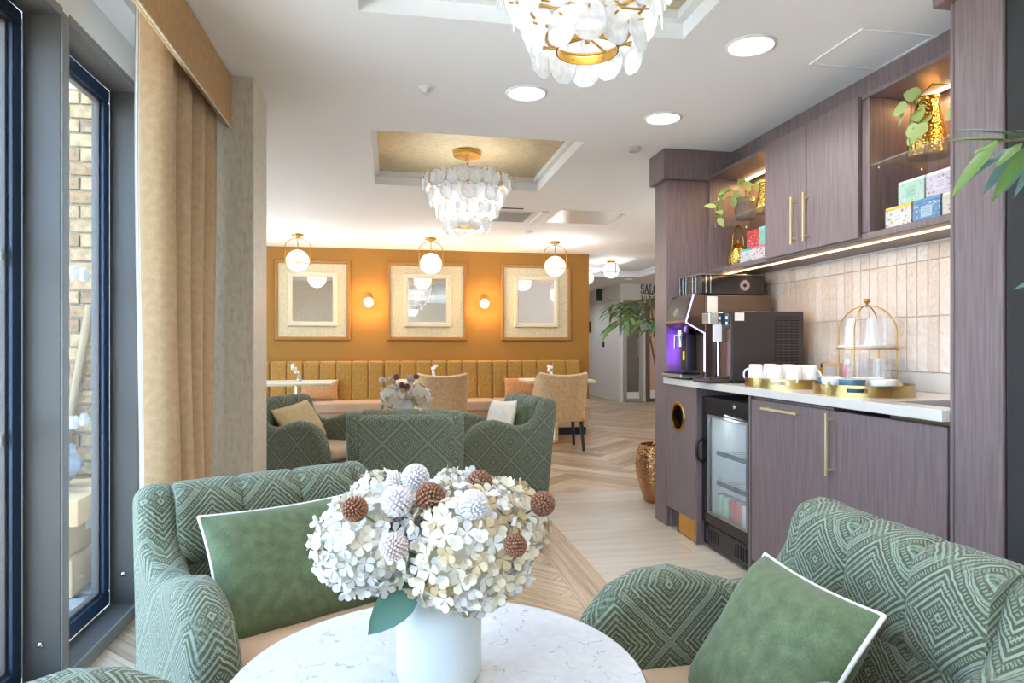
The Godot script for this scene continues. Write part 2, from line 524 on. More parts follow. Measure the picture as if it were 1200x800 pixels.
func cells(n: int, freq: float, sd: int) -> Image:
	var f := FastNoiseLite.new()
	f.seed = sd; f.noise_type = FastNoiseLite.TYPE_CELLULAR; f.frequency = freq; f.cellular_return_type = FastNoiseLite.RETURN_DISTANCE
	f.fractal_type = FastNoiseLite.FRACTAL_NONE
	return f.get_seamless_image(n, n)

# ------------------------------------------------------------------ build
func _ready() -> void:
	rng.seed = 7
	# camera
	var cam := Camera3D.new()
	cam.name = "camera"; cam.projection = Camera3D.PROJECTION_FRUSTUM
	cam.near = 0.05; cam.far = 200.0; cam.size = 2.0 * 0.05 * 400.0 / FOCAL; cam.frustum_offset = Vector2(0, 0.05 * (HORIZON - 400.0) / FOCAL)
	add_child(cam); cam.position = Vector3(0, EYE, 0); cam.rotation_degrees.y = -YAW; cam.current = true
	# sky: bright, even overcast
	var env := Environment.new()
	env.tonemap_mode = Environment.TONE_MAPPER_LINEAR; env.tonemap_exposure = 3.4
	env.sdfgi_enabled = true; env.ssao_enabled = true; env.ssil_enabled = true
	env.background_mode = Environment.BG_SKY
	var sm := ProceduralSkyMaterial.new()
	sm.sky_top_color = Color(0.62, 0.8, 1.0); sm.sky_horizon_color = Color(0.80, 0.91, 1.0); sm.sky_curve = 0.2
	sm.ground_bottom_color = Color(0.5, 0.5, 0.48); sm.ground_horizon_color = Color(0.8, 0.82, 0.84); sm.sun_angle_max = 0.0
	env.sky = Sky.new(); env.sky.sky_material = sm
	env.background_energy_multiplier = 3.7
	var we := WorldEnvironment.new()
	we.name = "world"; we.environment = env
	add_child(we)
	# sun: high and behind the building, it lights the terrace outside but never shines in
	var sun := DirectionalLight3D.new()
	sun.name = "sun_light"; sun.light_energy = 3.5; sun.light_color = Color(0.95, 0.98, 1.0); sun.light_angular_distance = 1.0; sun.shadow_enabled = true; sun.sky_mode = DirectionalLight3D.SKY_MODE_LIGHT_ONLY
	add_child(sun); sun.look_at_from_position(Vector3.ZERO, -Vector3(0.2, 1.35, -0.3), Vector3.UP)
	materials()
	print("materials ", Time.get_ticks_msec())
	shell_of_room()
	floors()
	windows()
	outside()
	print("structure ", Time.get_ticks_msec())
	far_wall()
	hall()
	ceiling_fittings()
	print("fittings ", Time.get_ticks_msec())
	counter()
	upper_cabinet()
	machines()
	counter_things()
	shelf_things()
	print("counter ", Time.get_ticks_msec())
	seating()
	bouquet()
	plants()
	print("done ", Time.get_ticks_msec())

func wall(called: String, m: Material, boxes: Array) -> MeshInstance3D:
	var b := MB.new()
	for r in boxes: b.bb(r[0], r[1], r[2], r[3], r[4], r[5])
	return struct(b, called, m)

func ceiling_with_holes(x0: float, z0: float, x1: float, z1: float, holes: Array) -> void:
	var xs := [x0, x1, -1.4]; var zs := [z0, z1, -3.96]
	for h in holes:
		xs += [h[0], h[2]]; zs += [h[1], h[3]]
	xs.sort(); zs.sort()
	var b := MB.new()
	for i in xs.size() - 1:
		for j in zs.size() - 1:
			if xs[i + 1] - xs[i] < 0.001 or zs[j + 1] - zs[j] < 0.001: continue
			var c := Vector2(xs[i] + xs[i + 1], zs[j] + zs[j + 1]) / 2
			var open := false
			for h in holes: open = open or (c.x > h[0] and c.x < h[2] and c.y > h[1] and c.y < h[3])
			if c.x < -1.4 and c.y > -3.96: open = true
			if not open: b.bb(xs[i], CEIL, zs[j], xs[i + 1], CEIL + 0.12, zs[j + 1])
	var ce := struct(b, "ceiling", M.ceiling_paint)
	var k := 0
	for h in holes:
		var lid := MB.new()
		lid.bb(h[0], CEIL + 0.12, h[1], h[2], CEIL + 0.2, h[3])
		build(lid, "recess_lid", M.ceiling_paint, ce)
		if h.size() > 4:
			var p := MB.new()
			p.bb(h[0] + 0.001, CEIL + 0.10, h[1] + 0.001, h[2] - 0.001, CEIL + 0.12, h[3] - 0.001)
			build(p, "wallpaper_panel", M.gold_paper, ce)
		# a small white step moulding round the recess
		k += 1
		var t := MB.new()
		for r in [[h[0], h[1], h[0] + 0.035, h[3]], [h[2] - 0.035, h[1], h[2], h[3]], [h[0], h[1], h[2], h[1] + 0.035], [h[0], h[3] - 0.035, h[2], h[3]]]:
			t.bb(r[0], CEIL + 0.065, r[1], r[2], CEIL + 0.1, r[3])
		struct(t, "trim_%d" % k, M.white_paint)

func shell_of_room() -> void:
	ceiling_with_holes(-3.1, -16.2, 6.5, 2.4, [[-0.115, -5.28, 1.177, -3.95, 1], [-0.115, -2.55, 1.177, -1.22, 1], [-0.115, 0.18, 1.177, 1.51, 1], [3.5, -11.6, 4.5, -8.9]])  # the recess behind the camera is added to hold the added chandelier
	# left side: lintel above the windows, pier with the nib of the wall, return wall and the far bay's window wall
	wall("wall_left", M.plaster, [[-1.4, 2.25, -3.15, -1.06, CEIL, 2.2], [-1.235, 0, -3.96, -1.06, CEIL, -3.15]])
	wall("wall_nib", M.beige_paper, [[-1.06, 0, -3.6, -0.625, CEIL, -3.27]])
	wall("wall_return", M.beige_paper, [[-3.0, 0, -4.2, -1.06, CEIL, -3.96]])
	wall("wall_bay", M.ochre_paint, [[-3.1, 0, -5.2, -2.9, CEIL, -3.96], [-3.1, 2.2, -8.0, -2.9, CEIL, -5.2], [-3.1, 0, -8.9, -2.9, CEIL, -8.0]])
	wall("wall_far", M.ochre_paint, [[-3.1, 0, -8.96, 2.69, CEIL, -8.81]])
	wall("wall_behind", M.beige_paper, [[-1.4, 0, 2.2, 2.5, CEIL, 2.35]])
	wall("wall_right", M.white_paint, [[2.33, 0, -4.19, 2.5, CEIL, 2.2]])
	wall("wall_hall_near", M.white_paint, [[2.5, 0, -4.19, 6.4, CEIL, -4.05]])
	wall("wall_hall_right", M.white_paint, [[6.3, 0, -12.9, 6.42, CEIL, -4.05]])
	wall("wall_hall_side", M.white_paint, [[4.6, 0, -16.1, 6.42, CEIL, -12.9]])
	wall("wall_hall_end", M.white_paint, [[0.4, 0, -16.2, 4.6, CEIL, -16.05]])
	wall("wall_hall_left", M.white_paint, [[0.4, 0, -16.1, 0.55, CEIL, -8.96]])
	wall("baseboard_far", M.cream_frame, [[2.3, 0, -8.81, 2.705, 0.13, -8.79], [2.69, 0, -8.96, 2.705, 0.13, -8.81]])
	wall("baseboard_hall", M.white_paint, [[4.585, 0, -16.0, 4.6, 0.16, -12.88], [4.585, 0, -12.9, 4.66, 0.16, -12.885], [5.05, 0, -12.9, 5.16, 0.16, -12.885]])

func herringbone(region: PackedVector2Array, lo: Vector2, hi: Vector2) -> Array:
	var out := []
	var w := 0.16; var l := w * 6.0
	var rot := Transform2D(PI / 4, Vector2(0.2, -1.05))
	var inv := rot.affine_inverse()
	var far := maxf(lo.length(), hi.length()) + 2.0
	var reach := int(far / w) + 8
	for s in range(-int(far / l) - 3, int(far / l) + 4):
		for k in range(-reach, reach):
			var o := Vector2(k * w + s * l, k * w - s * l)
			for kind in 2:
				var r := Rect2(o, Vector2(l, w)) if kind == 0 else Rect2(o + Vector2(l, w - l), Vector2(w, l))
				var c := rot * r.get_center()
				if c.x < lo.x - l or c.x > hi.x + l or c.y < lo.y - l or c.y > hi.y + l: continue
				r = r.grow(-0.0009)
				var poly := PackedVector2Array([rot * r.position, rot * Vector2(r.end.x, r.position.y), rot * r.end, rot * Vector2(r.position.x, r.end.y)])
				for p in Geometry2D.intersect_polygons(poly, region):
					if p.size() >= 3: out.append([p, rot.basis_xform(Vector2(1, 0) if kind == 0 else Vector2(0, 1)).normalized()])
	return out

func floors() -> void:
	var b := MB.new()
	b.bb(-3.1, -0.16, -16.2, 6.5, -0.012, 2.35)
	var fl := struct(b, "floor", mat("subfloor", "4a3826", 0.9))
	var region := PackedVector2Array([Vector2(-3.0, 2.3), Vector2(-3.0, -16.1), Vector2(6.4, -16.1), Vector2(6.4, -5.022), Vector2(0.834, -5.022), Vector2(0.834, 2.3)])
	var planks := herringbone(region, Vector2(-3, -16.1), Vector2(6.4, 2.3))
	var th := deg_to_rad(YAW)
	var keyed := []
	for p in planks:
		var c := Vector2.ZERO
		for q in p[0]: c += q / p[0].size()
		var fwd := c.x * sin(th) - c.y * cos(th); var right := c.x * cos(th) + c.y * sin(th)
		var seen := fwd > 0.9 and absf(right) / fwd < 0.85 and c.x > -1.1 and not (c.x > 2.3 and c.y > -4.2)
		# what shows: the strip between chairs, left by the window, and the middle of the room to the hall
		var u := 600.0 + FOCAL * right / maxf(fwd, 0.01)
		var shows := seen and (u > 540 or fwd < 3.0) and u < 800
		keyed.append([(fwd if shows else 1000.0 + fwd), p])
	keyed.sort_custom(func(a, c): return a[0] < c[0])
	var rest := []
	for k in 5: rest.append(MB.new())
	for i in keyed.size():
		var p: Array = keyed[i][1]
		var tone: int = [0, 1, 0, 2, 3, 3, 4, 1][rng.randi() % 8]
		var m: MB = MB.new() if i < 285 else rest[tone]
		m.prism(p[0], -0.012, 0.0, p[1], Vector2(rng.randf() * 3.0, rng.randf() * 3.0))
		if i < 285: build(m, "plank", M["oak_%d" % tone], fl)
	for k in 5:
		if rest[k].v.size():
			var o := build(rest[k], "far_planks", M["oak_%d" % k], fl)
			o.set_meta("kind", "stuff")
	var z := 2.3
	while z > -5.0:
		var z2 := maxf(z - 1.22, -5.02)
		var m := MB.new()
		m.prism(PackedVector2Array([Vector2(0.8355, z), Vector2(1.034, z), Vector2(1.034, z2 + 0.002), Vector2(0.8355, z2 + 0.002)]), -0.012, 0.0, Vector2(0, 1), Vector2(rng.randf(), rng.randf()))
		build(m, "border_plank", M["oak_%d" % [0, 3, 1][rng.randi() % 3]], fl)
		z = z2
	# pale boards in front of the drinks counter
	var row := 0
	z = 2.3
	while z > -5.02:
		var z2 := maxf(z - 0.23, -5.02)
		var x := 1.0355 - 0.6 * (row % 2)
		var xe := 6.38 if z2 < -4.2 else 2.33
		while x < xe:
			var xa := maxf(x, 1.0355); var xb := minf(x + 1.22, xe)
			if xb - xa > 0.02:
				var m := MB.new()
				m.prism(PackedVector2Array([Vector2(xa, z), Vector2(xb - 0.0016, z), Vector2(xb - 0.0016, z2 + 0.0016), Vector2(xa, z2 + 0.0016)]), -0.012, 0.0, Vector2(1, 0), Vector2(rng.randf(), rng.randf()))
				build(m, "pale_board", M["cream_board_%d" % (rng.randi() % 2)], fl)
			x += 1.22
		z = z2; row += 1

func window_bay(n: int, zn: float, zf: float, fin: float) -> void:
	var w := Node3D.new()
	w.name = "window_%d" % n; w.set_meta("kind", "structure"); add_child(w)
	var g: Material = M.grey_frame; var e: Material = M.grey_frame_edge
	var b := MB.new(); b.rbb(-1.18, 0.0, zf - fin, -1.064, 2.25, zf, 0.003); build(b, "jamb", g, w)
	b = MB.new(); b.rbb(-1.064, 0.0, zf - fin, -1.058, 2.25, zf, 0.002); build(b, "jamb_edge", e, w)
	b = MB.new(); b.rbb(-1.18, 2.235, zf, -1.064, 2.249, zn, 0.002); build(b, "head", g, w)
	b = MB.new(); b.rbb(-1.064, 2.233, zf, -1.058, 2.262, zn, 0.002); build(b, "head_edge", e, w)
	b = MB.new(); b.rbb(-1.18, 0.0, zf, -1.066, 0.045, zn, 0.003); build(b, "sill", g, w)
	b = MB.new(); b.rbb(-1.066, 0.0, zf, -1.058, 0.052, zn, 0.002); build(b, "sill_edge", e, w)
	for r in [[0.045, zf, 0.105, zn], [2.18, zf, 2.235, zn], [0.105, zf, 2.18, zf + 0.055], [0.105, zn - 0.055, 2.18, zn]]:
		b = MB.new(); b.rbb(-1.225, r[0], r[1], -1.178, r[2], r[3], 0.004); build(b, "sash_bar", M.blue_gasket, w)
	for r in [[0.105, zf + 0.055, 0.117, zn - 0.055], [2.168, zf + 0.055, 2.18, zn - 0.055], [0.117, zf + 0.055, 2.168, zf + 0.067], [0.117, zn - 0.067, 2.168, zn - 0.055]]:
		b = MB.new(); b.bb(-1.222, r[0], r[1], -1.195, r[2], r[3]); build(b, "glazing_bead", g, w)
	b = MB.new(); b.bb(-1.212, 0.11, zf + 0.06, -1.204, 2.175, zn - 0.06); build(b, "pane", M.pane, w)
	var dot := MB.new()
	dot.xf = Transform3D(Basis(Vector3.BACK, PI / 2), Vector3.ZERO)
	dot.lathe([[0.0275, 0.0], [0.0275, 0.001]], Vector3.ZERO, 20)
	var dm := dot.mesh()
	var z := zn - 0.115
	while z > zf + 0.085:
		for y in [0.85, 1.434]: put(dm, "marker_dot", mat("dot_film", "f4f6f6", 0.6), w, Vector3(-1.2035, y, z))
		z -= 0.092
	var sc := MB.new(); sc.ball(Vector3.ZERO, 0.011, 10, Vector3(1, 1, 0.6))
	build(sc, "screw_cover", M.chrome, w, Vector3(-1.125, 0.17, zf + 0.003))

func windows() -> void:
	window_bay(1, -2.465, -3.108, 0.042)
	window_bay(2, -0.92, -2.42, 0.045)
	window_bay(3, 0.62, -0.875, 0.045)
	window_bay(4, 2.2, 0.665, 0.045)
	# the bay beyond the nib: one wide window
	var w := Node3D.new()
	w.name = "window_5"; w.set_meta("kind", "structure"); add_child(w)
	for r in [[0.0, -8.0, 0.06, -5.2], [2.14, -8.0, 2.2, -5.2], [0.06, -8.0, 2.14, -7.94], [0.06, -5.26, 2.14, -5.2], [0.06, -6.63, 2.14, -6.57]]:
		var b := MB.new(); b.rbb(-3.05, r[0], r[1], -2.95, r[2], r[3], 0.003); build(b, "frame_bar", M.grey_frame, w)
	for r in [[-7.94, -6.63], [-6.57, -5.26]]:
		var b := MB.new(); b.bb(-3.004, 0.06, r[0], -2.996, 2.14, r[1]); build(b, "pane", M.pane, w)
	# pelmet
	var p := thing("pelmet", "long mustard suede pelmet box above the window curtain", "pelmet")
	var b2 := MB.new(); b2.rbb(-0.745, 2.154, -3.265, -0.72, CEIL - 0.002, 2.18, 0.012, 3); build(b2, "front_board", M.pelmet_suede, p)
	b2 = MB.new(); b2.tube([Vector3(-0.724, 2.156, -3.262), Vector3(-0.724, 2.156, 2.18)], 0.004, 6); build(b2, "piping", M.cream_piping, p)
	# track and curtain
	var tr := MB.new(); tr.rbb(-0.93, CEIL - 0.03, -3.24, -0.88, CEIL - 0.001, 2.18, 0.003)
	tag(build(tr, "curtain_track", mat("track_grey", "aaa9a4", 0.5), self), "grey curtain track screwed to the ceiling behind the pelmet", "curtain track")
	var c := thing("curtain", "floor length sand velvet curtain drawn back in pleats beside the window", "curtain")
	var rows := []; var lin := []
	var cols := 216
	for i in 13:
		var y := 0.015 + (CEIL - 0.045) * i / 12.0
		var row := []; var lr := []
		var open := 1.0 - 0.12 * pow(i / 12.0, 1.5)
		for j in cols + 1:
			var s := float(j) / cols
			var ph := -PI / 2 + s * TAU * 7.5 + 0.35 * sin(s * 9.0) + 0.12 * sin(y * 1.7 + s * 5)
			var amp := (0.048 + 0.009 * sin(s * 23.0)) * (0.75 + 0.25 * open)
			var fold := amp * signf(sin(ph)) * pow(absf(sin(ph)), 0.7)
			var x := -0.82 + fold + 0.02 * sin(y * 2.0 + s * 3.0) * (1.0 - i / 12.0)
			var z := -2.52 - (0.71 * s) + 0.01 * cos(ph * 2.0)
			row.append(Vector3(x, y, z)); lr.append(Vector3(x - 0.012, y + 0.0, z - 0.002))
		rows.append(row); lin.append(lr)
	var cm := MB.new(); cm.sheet(rows); build(cm, "curtain_panel", M.curtain_velvet, c)
	cm = MB.new(); cm.sheet(lin)
	build(cm, "curtain_lining", M.curtain_lining, c)

func outside() -> void:
	var b := MB.new(); b.bb(-14.0, -0.2, -3.9, -1.23, -0.06, 12.0)
	struct(b, "floor_terrace", M.paving)
	b = MB.new(); b.bb(-14.0, -0.2, -16.0, -3.1, -0.06, -3.9)
	struct(b, "floor_garden", mat("gravel", "a39c90", 0.95))
	b = MB.new(); b.bb(-3.1, -0.1, -3.95, -1.25, 2.85, -3.865)
	var w := struct(b, "wall_brick", M.mortar)
	var full := MB.new(); full.rbox(Vector3.ZERO, Vector3(0.215, 0.065, 0.03), 0.004, 1)
	var half := MB.new(); half.rbox(Vector3.ZERO, Vector3(0.1025, 0.065, 0.03), 0.004, 1)
	var fm := full.mesh(); var hm := half.mesh()
	for r in 38:
		var y := -0.06 + 0.0375 + r * 0.075
		var x := -1.27 - (0.0 if r % 2 else 0.165)
		while x > -2.45:
			var head := r % 2 == 1
			var wd := 0.1025 if head else 0.215
			x -= wd / 2
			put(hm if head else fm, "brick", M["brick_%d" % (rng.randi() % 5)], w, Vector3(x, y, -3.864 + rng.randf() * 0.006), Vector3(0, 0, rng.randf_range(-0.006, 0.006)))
			x -= wd / 2 + 0.01
			if head and rng.randf() < 0.55 and x > -2.3:
				x -= 0.1075
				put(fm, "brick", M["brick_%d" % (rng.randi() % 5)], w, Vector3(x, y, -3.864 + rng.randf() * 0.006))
				x -= 0.1175
	# pallet, cartons, wrapped bag and a wooden pole by the brick wall
	var pal := thing("pallet", "grey weathered pallet on the paving under the cartons", "pallet", Vector3(-1.72, -0.06, -3.45))
	for k in 4:
		b = MB.new(); b.rbb(-0.42, 0.075, -0.33 + k * 0.18, 0.42, 0.093, -0.23 + k * 0.18, 0.003); build(b, "slat", mat("grey_wood", "8c8780", 0.9), pal)
	for k in 3:
		b = MB.new(); b.bb(-0.42 + k * 0.38, 0.0, -0.33, -0.34 + k * 0.38, 0.075, 0.31); build(b, "block", M.grey_wood, pal)
	var specs := [["large brown carton at the bottom of the stack outside the window", Vector3(-1.70, 0.033, -3.47), Vector3(0.62, 0.17, 0.5), 0.05], ["taped brown carton in the middle of the stack outside the window", Vector3(-1.73, 0.203, -3.47), Vector3(0.66, 0.15, 0.5), -0.04], ["pale topped flat carton on top of the stack outside the window", Vector3(-1.70, 0.353, -3.46), Vector3(0.7, 0.12, 0.52), 0.03]]
	for s in specs:
		var t := thing("carton", s[0], "carton", s[1], s[3], "cartons stacked outside")
		b = MB.new(); b.rbox(Vector3(0, s[2].y / 2, 0), s[2], 0.006, 1); build(b, "box_body", M.cardboard, t)
		b = MB.new(); b.bb(-s[2].x / 2 - 0.0006, s[2].y * 0.55, -0.03, s[2].x / 2 + 0.0006, s[2].y + 0.0007, 0.03); build(b, "tape", mat("tape", "d8cbb0", 0.3), t)
		b = MB.new(); b.bb(-0.05, s[2].y * 0.2, s[2].z / 2, 0.12, s[2].y * 0.8, s[2].z / 2 + 0.0008); build(b, "shipping_label", mat("label_paper", "e6e4de", 0.6), t)
	var bag := MB.new()
	var rows := []
	var nz := FastNoiseLite.new(); nz.seed = 5; nz.frequency = 2.4
	for i in 13:
		var la := -PI / 2 + PI * i / 12
		var row := []
		for j in 25:
			var lo := TAU * (j % 24) / 24
			var d := Vector3(cos(la) * cos(lo), sin(la), cos(la) * sin(lo))
			var q := d * Vector3(0.15, 0.115, 0.16) * (1.0 + 0.35 * nz.get_noise_3dv(d * 1.4))
			row.append(Vector3(q.x + 0.3 * q.y, maxf(q.y, -0.1), q.z))
		rows.append(row)
	bag.sheet(rows)
	var bm := mat("grey_plastic_bag", "7d8285", 0.22)
	tag(build(bag, "plastic_bag", bm, self, Vector3(-1.58, 0.575, -3.42)), "crumpled grey plastic bag lying on the top carton outside", "bag")
	var pole := MB.new()
	pole.tube([Vector3(-1.765, -0.055, -3.80), Vector3(-1.66, 0.62, -3.815), Vector3(-1.545, 1.36, -3.826)], [0.016, 0.018, 0.02], 10)
	tag(build(pole, "wooden_pole", mat("pole_wood", "86704f", 0.7), self), "pale wooden broom pole leaning against the brick wall outside", "pole")

const WARM := Color(1.0, 0.86, 0.68)
const SOFT := Color(0.96, 0.98, 1.0)

func frame_bars(b: MB, x0: float, y0: float, x1: float, y1: float, w: float, z0: float, z1: float, r := 0.006) -> void:
	b.rbb(x0, y0, z0, x0 + w, y1, z1, r, 2); b.rbb(x1 - w, y0, z0, x1, y1, z1, r, 2)
	b.rbb(x0 + w * 0.5, y0, z0, x1 - w * 0.5, y0 + w, z1, r, 2); b.rbb(x0 + w * 0.5, y1 - w, z0, x1 - w * 0.5, y1, z1, r, 2)

func far_wall() -> void:
	var zw := -8.81
	var where := ["beside the wallpapered wall nib", "between the two wall sconces", "closest to the hall opening"]
	var px := [[-1.435, -0.5], [-0.04, 1.005], [1.462, 2.43]]
	for k in 3:
		var x0: float = px[k][0]; var x1: float = px[k][1]
		var t := thing("mirror_panel", "square framed mirror on cream damask board, " + where[k], "mirror", Vector3((x0 + x1) / 2, 1.215, zw), 0.0, "framed mirror panels on the ochre wall")
		var hw := (x1 - x0) / 2
		var b := MB.new(); b.bb(-hw + 0.02, 0.02, 0.001, hw - 0.02, 1.0, 0.014); build(b, "damask_board", M.damask_board, t)
		b = MB.new(); frame_bars(b, -hw, 0.0, hw, 1.022, 0.045, 0.001, 0.032, 0.01); build(b, "outer_moulding", M.ochre_moulding, t)
		var mw := 0.305
		b = MB.new(); frame_bars(b, -mw, 0.178, mw, 0.868, 0.05, 0.012, 0.04, 0.01)
		var fr := build(b, "mirror_frame", M.cream_frame, t)
		b = MB.new(); frame_bars(b, -mw + 0.045, 0.223, mw - 0.045, 0.823, 0.014, 0.014, 0.03, 0.004); build(b, "bead", M.cream_frame, fr)
		b = MB.new(); b.bb(-mw + 0.048, 0.226, 0.014, mw - 0.048, 0.82, 0.02); build(b, "mirror_glass", M.mirror, t)
	for k in 2:
		var x: float = [-0.268, 1.23][k]
		var t := thing("wall_sconce", "small brass wall sconce with white globe, " + ["on the side towards the wallpapered nib", "on the side towards the hall opening"][k], "wall lamp", Vector3(x, 1.70, zw), 0.0, "wall sconces on the ochre wall")
		var b := MB.new(); b.xf = Transform3D(Basis(Vector3.RIGHT, PI / 2), Vector3(0, 0.075, 0)); b.lathe([[0.035, 0.0], [0.035, 0.012], [0.03, 0.016]], Vector3.ZERO, 18); build(b, "backplate", M.brass, t)
		b = MB.new(); b.bar(Vector3(0, 0.075, 0.014), Vector3(0, 0.075, 0.09), 0.006); b.bar(Vector3(0, 0.04, 0.09), Vector3(0, 0.12, 0.09), 0.006); build(b, "arm", M.brass, t)
		for s in [0.0, 0.5]:
			var pts := []
			for i in 13:
				var a := PI * i / 12
				pts.append(Vector3(cos(a) * 0.07 * (1.0 - 0.25 * s), 0.05 + sin(a) * 0.09, 0.09 + 0.05 * s * cos(a)))
			pts.push_front(pts[0] - Vector3(0, 0.06, 0)); pts.append(pts[-1] - Vector3(0, 0.06, 0))
			b = MB.new(); b.tube(pts, 0.0035, 6); build(b, "loop", M.brass, t)
		b = MB.new()
		var ring := []
		for i in 20: ring.append(Vector3(cos(TAU * i / 20) * 0.068, -0.005, 0.09 + sin(TAU * i / 20) * 0.068))
		b.tube(ring, 0.003, 6, true); build(b, "band", M.brass, t)
		b = MB.new(); b.ball(Vector3(0, 0, 0.09), 0.064, 20); build(b, "globe_lamp", glow("sconce_glow", "fff3dc", 0.7), t)
		omni(t.position + Vector3(0, 0, 0.09), 0.2, Color(1.0, 0.8, 0.55), 0.06)
	# banquette: upright channels in modules, seat cushions, plinth
	var t := thing("banquette", "long ochre velvet banquette with channelled back along the ochre wall", "banquette", Vector3(0, 0, zw + 0.004))
	var ch := MB.new(); ch.rbox(Vector3.ZERO, Vector3(0.197, 0.52, 0.11), 0.03, 3)
	var cm := ch.mesh()
	var x := -2.86
	var i := 0
	while x < 2.36:
		put(cm, "back_channel", M.ochre_velvet, t, Vector3(x + 0.1, 0.69, 0.125), Vector3(-0.06, 0, 0))
		x += 0.1985
		i += 1
		if i % 7 == 0: x += 0.006
	var bx1 := x
	var b := MB.new(); b.rbb(-2.88, 0.08, 0.0, bx1, 0.935, 0.10, 0.012, 2); build(b, "back_board", M.ochre_velvet, t)
	b = MB.new(); b.rbb(-2.88, 0.10, 0.02, bx1, 0.34, 0.56, 0.01, 2); build(b, "seat_base", M.beige_seat, t)
	b = MB.new(); b.bb(-2.86, 0.0, 0.02, bx1 - 0.02, 0.10, 0.5); build(b, "plinth", M.black_plastic, t)
	for k in 4:
		var a := -2.87 + k * 1.3955
		b = MB.new(); b.rbb(a, 0.33, 0.14, minf(a + 1.388, bx1), 0.465, 0.60, 0.03, 3); build(b, "seat_cushion", M.beige_seat, t)
	# bistro tables in front of it
	var spots := [-1.02, 0.47, 1.96]
	var lab := ["by the wallpapered nib", "between the sconces", "closest to the hall"]
	for k in 3:
		var tb := thing("bistro_table", "pale bistro table with brass edge and pedestal, " + lab[k], "table", Vector3(spots[k], 0, -7.78), 0.0, "bistro tables along the banquette")
		b = MB.new(); b.rbox(Vector3(0, 0.735, 0), Vector3(0.8, 0.022, 0.62), 0.006, 2); build(b, "tabletop", mat("pale_top", "e2dccb", 0.3), tb)
		b = MB.new(); b.rbb(-0.402, 0.708, 0.3, 0.402, 0.724, 0.312, 0.003); b.rbb(-0.402, 0.708, -0.312, 0.402, 0.724, -0.3, 0.003); b.rbb(-0.402, 0.708, -0.31, -0.39, 0.724, 0.31, 0.003); b.rbb(0.39, 0.708, -0.31, 0.402, 0.724, 0.31, 0.003); build(b, "edge_band", M.pale_brass, tb)
		b = MB.new(); b.lathe([[0.032, 0.02], [0.032, 0.71]], Vector3.ZERO, 16); build(b, "pedestal", M.pale_brass, tb)
		b = MB.new(); b.lathe([[0.22, 0.0], [0.225, 0.008], [0.2, 0.014], [0.04, 0.024]], Vector3.ZERO, 28); build(b, "base", M.brass, tb)
		var vz := thing("bud_vase", "tiny bud vase with white blossom on the bistro table " + lab[k], "vase", Vector3(spots[k] + [0.02, 0.03, -0.06][k], 0.746, -7.78 + 0.02), 0.0, "bud vases on the bistro tables")
		b = MB.new(); b.lathe([[0.028, 0.0], [0.03, 0.01], [0.024, 0.05], [0.014, 0.075], [0.018, 0.09]], Vector3.ZERO, 14, false); build(b, "vase_body", [M.tumbler, M.white_ceramic, M.white_ceramic][k], vz)
		b = MB.new(); b.lathe([[0.026, 0.003], [0.026, 0.03]], Vector3.ZERO, 12); build(b, "water", mat("dim_water", "b9bbb4", 0.1), vz)
		var lean: Array = [[Vector3(0, 0.02, 0), Vector3(-0.03, 0.1, 0), Vector3(-0.085, 0.185, 0.0)], [Vector3(0, 0.02, 0), Vector3(0.0, 0.1, 0), Vector3(0.005, 0.155, 0)], [Vector3(0, 0.02, 0), Vector3(-0.01, 0.1, 0), Vector3(-0.02, 0.16, 0)]][k]
		b = MB.new(); b.tube(lean, 0.003, 5); build(b, "stem", M.stem, vz)
		for j in 6:
			var f := j / 5.0
			var p: Vector3 = lean[1].lerp(lean[2], f) + Vector3(rng.randf_range(-0.022, 0.022), rng.randf_range(-0.01, 0.012), rng.randf_range(-0.02, 0.02))
			b = MB.new()
			for q in 5: b.ball(Vector3(cos(q * 1.2566), 0.15 * (q % 2), sin(q * 1.2566)) * 0.013, 0.011, 8, Vector3(1, 0.7, 1))
			build(b, "blossom", mat("blossom", "f3eee8", 0.7), vz, p, Vector3(rng.randf_range(0.6, 1.6), rng.randf() * 6, 0))

